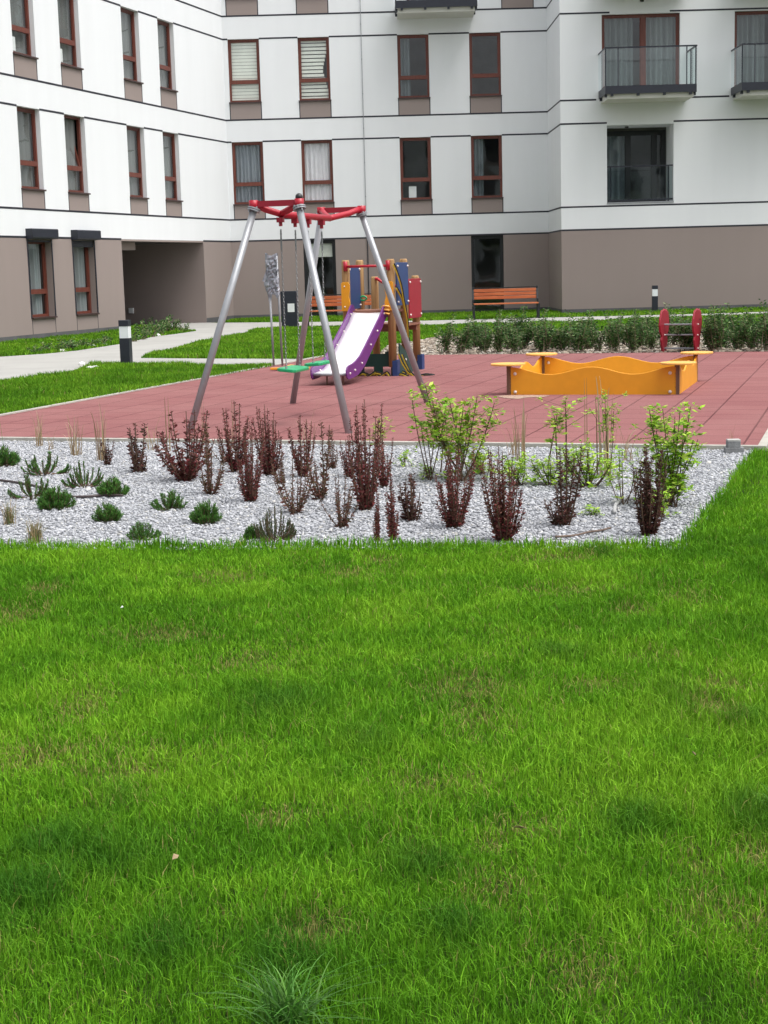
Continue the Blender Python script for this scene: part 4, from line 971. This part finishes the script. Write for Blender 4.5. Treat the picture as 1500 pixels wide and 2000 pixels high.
# ------------------------------------------------------------------ plants
M_leaf = colmat('leaves', .55, .25, .3); M_stem = mat('plant_stem', (.11, .065, .04), .85, .3, 20); M_stem2 = mat('hedge_stem', (.22, .17, .115), .9, .3, 20)
class Leaves:
    def __init__(s): s.V = []; s.C = []
    def add(s, c, d, w, ln, wd, col):
        c = np.asarray(c, float); d = d / (np.linalg.norm(d) + 1e-9); w = w - d * (w @ d); w = w / (np.linalg.norm(w) + 1e-9)
        s.V += [c, c + d * ln * .55 + w * wd / 2, c + d * ln, c + d * ln * .55 - w * wd / 2]; s.C += [col] * 4
    def build(s, name, m, parent):
        V = np.array(s.V); F = np.arange(len(V)).reshape(-1, 4)
        return fastmesh(name, V, F, np.array(s.C), m, parent)
R = random.Random(7)
def rv(): return np.array([R.gauss(0, 1), R.gauss(0, 1), R.gauss(0, 1)])

def barberry(h, spread, nst, leafy, palette, seed, twist=0.0):
    """upright stems closely set with small leaves"""
    global R; R = random.Random(seed)
    root = thing('barberry', 'barberry', 'shrub'); lv = Leaves(); st = MB()
    for i in range(nst):
        a = 2 * pi * i / nst + R.uniform(-.4, .4); hs = h * (R.uniform(.5, 1.0) if R.random() < .8 else R.uniform(.28, .55)) if i else h
        r0 = R.uniform(.0, .025); sp = spread * R.uniform(.25, 1.3) * (.3 if i == 0 else 1)
        base = np.array([r0 * cos(a), r0 * sin(a), -.01]); top = np.array([cos(a) * sp, sin(a) * sp, hs])
        mid = base * .5 + top * .5 + np.array([cos(a), sin(a), 0]) * sp * .25
        c = bez([base, mid, top], 14); st.tube(c, [.0045 - .0028 * k / 14 for k in range(15)], 5)
        N = int(hs / .0095); lf = leafy * R.uniform(.72, 1.0); ls_ = R.uniform(.8, 1.15)
        for k in range(N):
            t = .06 + .94 * k / N; p = np.array(bez_pt(base, mid, top, t)); q = np.array(bez_pt(base, mid, top, min(1, t + .03))); ax = q - p; ax = ax / (np.linalg.norm(ax) + 1e-9)
            if R.random() > lf * (1 if t < .8 else .85): continue
            for m_ in range(R.choice((3, 4, 5, 6))):
                o = rv(); o = o - ax * (o @ ax); o /= np.linalg.norm(o) + 1e-9; d = o * 1.0 + ax * R.uniform(.15, .9)
                s_ = R.uniform(.013, .029) * (1.15 - .5 * t) * ls_
                col = np.array(palette[R.randrange(len(palette))]) * R.uniform(.7, 1.35)
                lv.add(p + rv() * .003, d, rv(), s_, s_ * .46, col)
    obj('stem', st, M_stem, root); lv.build('foliage', M_leaf, root); return root
def bez_pt(a, b, c, t): return a * (1 - t) ** 2 + b * 2 * t * (1 - t) + c * t * t
RED = [(.165, .030, .032), (.115, .020, .026), (.21, .044, .044), (.080, .024, .022), (.12, .050, .032), (.26, .11, .09), (.23, .06, .055)]
BRONZE = [(.14, .050, .034), (.10, .032, .026), (.12, .085, .034), (.18, .065, .05), (.075, .06, .028), (.24, .12, .09)]
DARKB = [(.065, .022, .020), (.045, .018, .015), (.10, .036, .028), (.055, .036, .018), (.15, .06, .05)]
PB = dict(
    bushy=barberry(.42, .17, 22, .97, RED, 1), tall=barberry(.46, .08, 13, .97, RED, 2), thin=barberry(.40, .065, 9, .8, BRONZE, 3), full=barberry(.50, .095, 24, .98, RED, 4),
    dark=barberry(.44, .075, 22, .98, DARKB, 5), small=barberry(.26, .055, 11, .95, DARKB, 6), sparse=barberry(.36, .12, 12, .8, BRONZE, 8), spire=barberry(.50, .045, 9, .95, RED, 9), fork=barberry(.46, .075, 12, .97, DARKB, 12))
first = set()
def put(protos, kind, px, py, toppy, label, group, rz, basez=.012, hscale=None, wx=1.0):
    b = gp(px, py, basez); hw_ = (py - toppy) / FPX * np.hypot(b[0], b[1]) * 1.03
    o = protos[kind]; h0 = max(v.co.z for ch in o.children for v in ch.data.vertices)
    s = hw_ / h0
    sc = (s * wx, s * wx, s)
    loc = (b[0], b[1], basez)
    if (id(protos), kind) not in first:
        first.add((id(protos), kind)); o.location = loc; o.rotation_euler = (0, 0, rz); o.scale = sc; tag(o, label, None, group); return o
    return dup(o, loc, rz, sc, label, group)
GB_ = 'red barberry shrubs in the gravel bed'
BAR = [('bushy', 365, 938, 803, 'widest red barberry, spreading at the foot of the left front swing leg', 1.15),
       ('thin', 410, 965, 828, 'loose bronze red barberry just right of the widest barberry', 1.0),
       ('tall', 462, 922, 786, 'tall red barberry behind the slender one, left of the centre gap', 1.1),
       ('full', 490, 980, 826, 'narrow dense red barberry with a pointed foot, right of the bronze one', .75),
       ('full', 527, 928, 792, 'dense dark red barberry with two blunt tips against the rubber edge', .9),
       ('thin', 550, 945, 880, 'short thin barberry sprig leaning under the two tipped barberry', 1.1),
       ('tall', 592, 932, 812, 'red barberry with one tall tip left of the right front swing leg', 1.05),
       ('sparse', 578, 1003, 895, 'open sparse barberry just behind the largest grey green pine', .95),
       ('thin', 628, 976, 826, 'slim bronze barberry with several thin spires below the swing seat', .9),
       ('sparse', 667, 1030, 925, 'low brownish barberry in front of the right front swing leg', .8),
       ('tall', 683, 932, 850, 'reddish barberry standing at the foot of the right front swing leg', 1.2),
       ('full', 715, 996, 784, 'tallest red barberry with a single spire in the middle of the bed', .72),
       ('tall', 750, 952, 850, 'yellow tinged barberry beside the tallest spire', 1.0),
       ('spire', 737, 1058, 945, 'thin barberry spire rising from the lawn edge, left of its twin', .8),
       ('spire', 767, 1056, 902, 'taller thin barberry spire rising from the lawn edge, right of its twin', .8),
       ('small', 803, 1016, 925, 'small two stemmed dark barberry right of the lawn edge spires', 1.2),
       ('full', 888, 1030, 868, 'broad bright red barberry leaning right in front of the lime shrub', 1.0),
       ('full', 984, 1057, 872, 'tall dark red barberry tapering up right at the lawn edge', .95),
       ('fork', 1100, 1026, 868, 'dark barberry forked into two upright stems', 1.15),
       ('dark', 1266, 1046, 876, 'darkest brown barberry in front of the big lime green shrub', .95),
       ('small', 272, 922, 828, 'small dark barberry with one thin tall shoot, left part of the bed', 1.0),
       ('small', 210, 908, 858, 'smallest dark barberry beside the dry grass stems on the left', 1.0),
       ('sparse', 438, 905, 838, 'half hidden barberry between the widest and the tall one', .9),
       ('thin', 650, 915, 838, 'thin barberry sprig just left of the right front swing leg', 1.0)]
for i, (k, px, py, tp, lab, wx) in enumerate(BAR): put(PB, k, px, py, tp, lab, GB_, (i * 2.4) % 6.28, wx=wx * 1.1)

def pine(seed, h, rad, nsh, cols, open_=0):
    global R; R = random.Random(seed); root = thing('dwarf_pine', 'pine', 'dwarf pine'); lv = Leaves(); st = MB()
    for i in range(nsh):
        a = R.uniform(0, 2 * pi); rr_ = rad * sqrt(R.random()); el = 1 - (rr_ / rad) ** 2 * .75
        b = np.array([cos(a) * rr_ * .25, sin(a) * rr_ * .25, 0]); t = np.array([cos(a) * rr_, sin(a) * rr_, h * el * R.uniform(.75, 1.1)])
        m_ = b * .4 + t * .6 + np.array([cos(a), sin(a), 0]) * rr_ * .2 - np.array([0, 0, h * .12]); st.tube([b, m_, t], [.004, .003, .0025], 4)
        L_ = np.linalg.norm(t - m_); N = 70
        for k in range(N):
            u = .15 + .85 * k / N; p = bez_pt(b, m_, t, u); ax = bez_pt(b, m_, t, min(1, u + .05)) - bez_pt(b, m_, t, u - .05); ax /= np.linalg.norm(ax) + 1e-9
            o = rv(); o -= ax * (o @ ax); o /= np.linalg.norm(o) + 1e-9
            lv.add(p, o * (R.uniform(.2, .5) if open_ else R.uniform(.35, .8)) + ax, rv(), R.uniform(.016, .026) if open_ else R.uniform(.024, .038), .0042, np.array(cols[R.randrange(len(cols))]) * R.uniform(.7, 1.3))
    obj('stem', st, M_stem, root); lv.build('needles', M_leaf, root); return root
PG = [(.055, .165, .024), (.085, .215, .034), (.038, .12, .022), (.12, .26, .05)]
PGY = [(.08, .13, .05), (.055, .10, .04), (.11, .15, .065), (.12, .085, .045)]
PP = dict(dense=pine(1, .15, .115, 60, PG), candle=pine(2, .17, .14, 30, PG + PGY[:1], 1), open=pine(3, .15, .13, 36, PG, 0), grey=pine(5, .24, .16, 48, PGY, 1))
PIN = [('dense', 8, 910, 868, 'dwarf pine cut off by the left edge of the view, under the tall grass blade', 1.2), ('candle', 88, 927, 882, 'open dwarf pine with outward tilted candles, left of the dry grass tuft', 1.35),
       ('candle', 165, 951, 900, 'dwarf pine with long thin upright candles, behind the rounded pair', 1.05), ('candle', 64, 971, 925, 'spiky dwarf pine touching the drip pipe from the left', 1.25),
       ('dense', 110, 993, 946, 'bushy dwarf pine in front of the spiky one', 1.2), ('dense', 220, 968, 927, 'broad dwarf pine right of the thin candle pine', 1.2),
       ('dense', 210, 1018, 978, 'rounded compact dwarf pine alone in the gravel', 1.1), ('open', 330, 994, 954, 'open dwarf pine with few stout shoots, below the widest barberry', 1.2),
       ('dense', 403, 1021, 973, 'round green dwarf pine below the loose bronze barberry', 1.0), ('open', 281, 1053, 1014, 'dark dwarf pine with stubby shoots at the lawn edge', 1.15),
       ('grey', 535, 1056, 984, 'largest greyish pine with brown needles at the lawn edge', .95), ('dense', 492, 1053, 1020, 'small green pine sprig left of the largest greyish pine', .75)]
for i, (k, px, py, tp, lab, wx) in enumerate(PIN): put(PP, k, px, py, tp, lab, 'dwarf pines in the gravel bed', i * 1.7, wx=wx)

def tuft(seed, h, spread, n, cols, wid=.004, droop=.35):
    global R; R = random.Random(seed); root = thing('ornamental_grass', 'grass', 'grass tuft'); V = []; F = []; C = []
    for i in range(n):
        a = R.uniform(0, 2 * pi); hs = h * R.uniform(.45, 1) if i else h; sp = spread * R.uniform(.1, 1); w_ = wid * R.uniform(.7, 1.3)
        b = np.array([R.gauss(0, .018), R.gauss(0, .018), 0]); t = b + np.array([cos(a) * sp, sin(a) * sp, hs * (1 - droop * R.random() * sp / spread)]); m_ = b + np.array([cos(a) * sp * .25, sin(a) * sp * .25, hs * .85])
        fa = R.uniform(0, pi); wv = np.array([cos(fa), sin(fa), 0]) * w_ / 2; col = np.array(cols[R.randrange(len(cols))]) * R.uniform(.75, 1.25); o = len(V)
        for k in range(8):
            u = k / 7; p = bez_pt(b, m_, t, u); q = 1 - u * .85; V += [p - wv * q, p + wv * q]; C += [col, col]
        for k in range(7): F.append((o + 2 * k, o + 2 * k + 1, o + 2 * k + 3, o + 2 * k + 2))
    fastmesh('blades', V, F, np.array(C), M_leaf, root); return root
TAN = [(.40, .30, .17), (.32, .23, .12), (.26, .17, .10), (.46, .38, .24)]; TANG = TAN[:2] + [(.12, .16, .05), (.18, .20, .08)]
LG = [(.06, .19, .022), (.09, .25, .035), (.13, .29, .05), (.07, .17, .035)]
PT_ = dict(dry=tuft(1, .40, .10, 20, TAN, .007), wisp=tuft(2, .42, .20, 12, TAN, .005, .7), stalk=tuft(3, .5, .05, 16, TAN, .008, .1), low=tuft(4, .26, .14, 110, TANG, .006, .5), green=tuft(6, .45, .10, 2, LG, .0045, .5), blade=tuft(8, .5, .10, 1, LG, .0016, .2), reed=tuft(7, .5, .04, 3, TANG, .008, .05))
TUF = [('dry', 76, 872, 802, 'dry tan grass tuft standing at the rubber edge, behind the outward tilted pine', 1.0), ('dry', 148, 890, 810, 'dry tan grass tuft leaning over the gravel, right of the first tuft', 1.2),
       ('stalk', 199, 900, 790, 'dry grass clump growing with the smallest barberry', 1.1), ('green', 10, 902, 782, 'single tall arching green grass blade at the left edge of the view', 1.0),
       ('wisp', 100, 880, 830, 'wispy brown grass stems bending across the red rubber at left', 1.6), ('wisp', 300, 880, 800, 'thin bent grass stems left of the widest barberry', 1.3),
       ('blade', 205, 898, 700, 'one very long pale green blade crossing the left lawn', .8), ('reed', 333, 882, 778, 'yellowish reed blades left of the front swing leg', 1.3),
       ('reed', 398, 880, 775, 'yellowish reed blades right of the left front swing leg', 1.3), ('reed', 455, 880, 782, 'yellowish reed blade behind the tall barberry', 1.0),
       ('wisp', 605, 880, 787, 'thin grass stems behind the right front swing leg', 1.0), ('wisp', 745, 900, 775, 'arching dry grass stems above the tallest barberry', .9),
       ('stalk', 1018, 900, 778, 'dry grass stalks between the two lime shrubs in front of the sandpit', 1.2), ('wisp', 1000, 890, 800, 'faint grass wisps left of the dry stalks', 1.2),
       ('reed', 1142, 885, 742, 'single dark brown stalk in front of the sandpit wall', .7), ('stalk', 1182, 930, 740, 'tallest bundle of brown stalks in front of the sandpit', 1.15), ('wisp', 1225, 900, 800, 'bent grass wisps right of the tallest brown stalks', 1.2),
       ('low', 20, 1024, 974, 'low straw coloured grass clump at the left edge beside the lawn', 1.0), ('low', 70, 1060, 1006, 'wide low straw coloured grass clump touching the lawn', 1.25), ('wisp', 1430, 870, 822, 'thin brown stems beside the paving stones', .6)]
for i, (k, px, py, tp, lab, wx) in enumerate(TUF): put(PT_, k, px, py, tp, lab, 'ornamental grasses in the gravel bed', i * 1.3, wx=wx)
lt = tuft(21, .20, .17, 150, LG, .0045, .75); p = gp(560, 2010); lt.location = (p[0], p[1], 0); tag(lt, 'long uncut tuft of bluish green grass at the bottom of the view'); lt.name = 'grass_tuft'
lt.scale = (1.3, 1.0, .72)
p = gp(1500, 1600); dup(lt, (p[0] + .02, p[1], 0), 2, (.45, .45, .55), 'small long grass tuft at the right edge of the lawn', None)

def lime(seed, h, rad, nst, low, cols, lsz=.045, bare=.45, ncl=1.0):
    """lime green shrub: thin brown stems carrying leaf rosettes"""
    global R; R = random.Random(seed); root = thing('lime_shrub', 'lime', 'shrub'); lv = Leaves(); st = MB()
    def rosette(p, n, s):
        for k in range(n):
            a = R.uniform(0, 2 * pi); d = np.array([cos(a), sin(a), R.uniform(-.25, .8)]); lv.add(p + rv() * .008, d, rv() * .4 + np.array([-sin(a), cos(a), 0]), s * R.uniform(.6, 1.15), s * .42, np.array(cols[R.randrange(len(cols))]) * R.uniform(.75, 1.25))
    for i in range(nst):
        a = 2 * pi * i / nst + R.uniform(-.6, .6); hs = h * R.uniform(.6, 1) if i else h; sp = rad * R.uniform(.2, 1)
        b = np.array([R.gauss(0, .02), R.gauss(0, .02), 0]); t = np.array([cos(a) * sp, sin(a) * sp, hs]); m_ = b * .5 + t * .5 + np.array([cos(a), sin(a), 0]) * sp * .2
        c = bez([b, m_, t], 10); st.tube(c, [.0038 - .002 * k / 10 for k in range(11)], 5)
        N = max(4, int(hs * (1 - bare) / .022 * ncl))
        for k in range(N):
            u = bare + (1 - bare) * (k + 1) / N; p = bez_pt(b, m_, t, u) + rv() * .016; rosette(p, 9, lsz * (.5 + .45 * R.random()))
            if R.random() < .4: q = p + rv() * .045; st.tube([p, q], .0013, 4); rosette(q, 10, lsz * .62)
    if low:
        for k in range(low):
            a = R.uniform(0, 2 * pi); r_ = rad * .8 * sqrt(R.random()); q = np.array([cos(a) * r_, sin(a) * r_, R.uniform(.02, .16)]); st.tube([np.array([0, 0, 0]), q], .0016, 4); rosette(q, 7, lsz)
    obj('stem', st, M_stem, root); lv.build('foliage', M_leaf, root); return root
LC = [(.28, .50, .03), (.36, .54, .05), (.19, .40, .025), (.43, .56, .08), (.31, .52, .03)]
LCY = LC + [(.34, .38, .06), (.24, .22, .05)]
PL = dict(top=lime(1, .55, .12, 5, 0, LC, .05, .55, .8), big=lime(2, .58, .19, 11, 6, LCY, .05, .3, .8), low=lime(3, .24, .15, 9, 13, LC, .042, .2, .75), small=lime(4, .13, .05, 3, 4, LC, .04, .2), lush=lime(5, .55, .13, 12, 16, LC, .046, .15, .95), twig=lime(6, .42, .15, 6, 3, LC, .045, .45, .6), lone=lime(9, .5, .06, 3, 0, LCY, .05, .6, .9))
LIM = [('top', 838, 938, 756, 'lime shrub with bare lower stems and a leafy head left of the sandpit', 1.0), ('big', 905, 940, 748, 'large loose lime shrub behind the broad red barberry', 1.0), ('low', 1010, 948, 884, 'low rounded lime clump right of the broad red barberry', 1.0),
       ('lone', 1090, 915, 776, 'thin stemmed lime shrub with two leaf clusters in front of the sandpit wall', 1.6), ('low', 1150, 952, 868, 'bright lime clump below the tallest brown stalks', 1.1), ('lone', 1190, 930, 764, 'dark tipped lime shoots among the tallest brown stalks', .8),
       ('lush', 1308, 990, 790, 'big lush lime shrub right of the darkest barberry', .95), ('twig', 1218, 985, 858, 'twiggy lime shrub with curved stems left of the darkest barberry', 1.0), ('small', 1155, 1006, 986, 'tiny lime seedling alone in the gravel beside the forked barberry', 2.2),
       ('lone', 742, 900, 815, 'small yellowish lime shrub behind the tallest barberry spire', 1.4), ('small', 791, 912, 878, 'tiny lime seedling near the white plant tag', .9), ('twig', 945, 938, 870, 'twiggy lime growth between the broad barberry and the low lime clump', 1.0), ('small', 832, 935, 905, 'tiny lime seedling at the foot of the bare stemmed lime shrub', 1.5), ('twig', 1250, 905, 862, 'sparse lime twigs at the rubber edge left of the lush shrub', 1.0),
       ('low', 1075, 948, 892, 'low lime clump between the thin stemmed shrub and the forked barberry', 1.15), ('low', 938, 925, 880, 'low lime clump right behind the broad red barberry', 1.2), ('twig', 1120, 925, 845, 'twiggy lime growth at the rubber edge behind the forked barberry', 1.1), ('lone', 870, 925, 800, 'thin lime shoot between the bare stemmed shrub and the large loose one', 1.4), ('low', 1290, 1010, 950, 'low lime leaves at the foot of the darkest barberry', .9)]
for i, (k, px, py, tp, lab, wx) in enumerate(LIM): put(PL, k, px, py, tp, lab, 'lime green shrubs in the gravel bed', i * 1.9 + .4, wx=wx * 1.22)
p = gp(826, 925); tg = obj('plant_tag', MB().add([(-.018, 0, 0), (.018, 0, 0), (.022, .004, .085), (-.01, .004, .10), (-.018, .003, 0), (.018, .003, 0), (.022, .007, .085), (-.01, .007, .10)], [(0, 1, 2, 3), (4, 7, 6, 5), (0, 4, 5, 1), (1, 5, 6, 2), (2, 6, 7, 3), (3, 7, 4, 0)]), M_paper); tg.location = (p[0], p[1], .01); tag(tg, 'white plastic plant tag stuck in the gravel beside the bare lime stems', 'plant tag')

# hedge of young shrubs behind the playground
def hedge(seed, h, rad, nst, cols, leaf=.038):
    global R; R = random.Random(seed); root = thing('hedge_shrub', 'hedge', 'shrub'); lv = Leaves(); st = MB()
    for i in range(nst):
        a = R.uniform(0, 2 * pi); hs = h * R.uniform(.5, .9) if i else h * 1.12; sp = rad * R.uniform(.2, 1); b = np.array([R.gauss(0, .04), R.gauss(0, .04), 0]); t = np.array([cos(a) * sp, sin(a) * sp, hs]); m_ = b * .5 + t * .5 + rv() * .03
        c = bez([b, m_, t], 6); st.tube(c, [.007 - .0045 * k / 6 for k in range(7)], 4)
        N = int(hs / .020)
        for k in range(N):
            u = .15 + .85 * k / N
            if u < .35 and R.random() < .6: continue
            p = bez_pt(b, m_, t, u)
            for s_ in range(4):
                a2 = R.uniform(0, 2 * pi); d = np.array([cos(a2), sin(a2), R.uniform(-.3, .7)]); lv.add(p + d * R.uniform(0, .035), d, rv(), leaf * R.uniform(.7, 1.3), leaf * .45, np.array(cols[R.randrange(len(cols))]) * R.uniform(.6, 1.4))
    obj('stem', st, M_stem2, root); lv.build('foliage', M_leaf, root); return root
HC = [(.045, .115, .026), (.068, .165, .034), (.030, .080, .020), (.10, .215, .05), (.22, .28, .12)]
PH = [hedge(i + 1, .62, .20, 13, HC, .046) for i in range(4)]; n_ = 0
GH = 'young shrubs of the hedge behind the playground'; LH = 'young dark green hedge shrub on pale stones behind the red playground'
hp = []
for row, (v0, off) in enumerate(((25.75, 0), (26.6, .3), (27.5, .1))):
    u = -7.05 + off
    while u < 0.6: hp.append((u + R.gauss(0, .06), v0 + R.gauss(0, .08), row)); u += .27 + R.uniform(-.07, .11)
for (u, v, row) in hp:
    if abs(u + 3.2) < .3 and row < 2 and R.random() < .5: continue
    q = uv(u, v); s = R.uniform(.72, 1.06); k = n_ % 4; args = ((q[0], q[1], .012), R.uniform(0, 6), (s * 1.15, s * 1.15, s * R.uniform(.8, 1.15)))
    if n_ < 4: o = PH[n_]; o.location, o.scale = args[0], args[2]; o.rotation_euler = (0, 0, args[1]); tag(o, LH, None, GH)
    else: dup(PH[k], *args, LH, GH)
    n_ += 1
# low shrubs along the border of the far left lawn
GL_ = 'low dark shrubs edging the far left lawn'; LL = 'low dark green shrub edging the far left lawn beside the pale path'
PS = [hedge(20 + i, .22, .26, 9, HC, .05) for i in range(2)]
for ch in PS: ch.name = 'low_shrub'
pos = [(108, 688), (128, 686), (150, 683), (172, 680), (192, 677), (215, 673), (262, 668), (278, 664), (296, 659), (286, 654), (302, 650), (318, 651), (326, 648), (335, 650), (356, 650), (70, 692), (312, 656)]
for i, (px, py) in enumerate(pos):
    q = gp(px, py); s = R.uniform(.8, 1.25); args = ((q[0], q[1], 0), R.uniform(0, 6), (s, s, s * (1.5 if px > 255 else .9)))
    if i < 2: o = PS[i]; o.location, o.scale = args[0], args[2]; tag(o, LL, None, GL_)
    else: dup(PS[i % 2], *args, LL, GL_)
M_pebble = mat('white_pebble', (.68, .68, .65), .85, .1, 9)
for i, (px, py) in enumerate([(121, 688), (181, 679), (205, 676), (272, 661), (308, 657), (160, 714), (176, 723), (186, 722)]):
    q = gp(px, py); mb = MB().ball((0, 0, .02), .07, n=7, sq=(1.2, .9, .7)); o = obj('white_stone', mb, M_pebble, None, smooth=True); o.location = (q[0], q[1], 0); o.rotation_euler = (0, 0, i)
    tag(o, 'white edging stone between the far left lawn and the pale path' if i < 5 else 'white stone lying at the edge of the lawn behind the dark bollard', 'stone', 'white edging stones' if i < 5 else 'white stones near the bollard')
# fallen leaves on the lawn
M_dleaf = mat('dry_leaf', (.30, .22, .12), .8, .2, 40)
for i, (px, py, s, lab) in enumerate([(238, 1187, .007, 'tiny white speck of litter lying on the left half of the lawn'), (342, 1676, .013, 'pale brown dead leaf on the lower left lawn'), (1355, 1473, .010, 'small pale leaf on the right side of the lawn'), (1016, 1618, .018, 'largest tan dead leaf on the lower middle lawn')]):
    q = gp(px, py, .04); mb = MB().add([(-s, 0, 0), (0, -s * .5, .004), (s, 0, .006), (0, s * .6, .010), (-s, 0, .0015), (0, -s * .5, .0055), (s, 0, .0075), (0, s * .6, .0115)], [(0, 1, 2, 3), (7, 6, 5, 4), (0, 4, 5, 1), (1, 5, 6, 2), (2, 6, 7, 3), (3, 7, 4, 0)])
    o = obj('fallen_leaf', mb, M_paper if i == 0 else M_dleaf); o.location = (q[0], q[1], .038); o.rotation_euler = (.2, .1, i); tag(o, lab, 'leaf' if i else 'litter')
    if i == 0: o.name = 'litter_scrap'
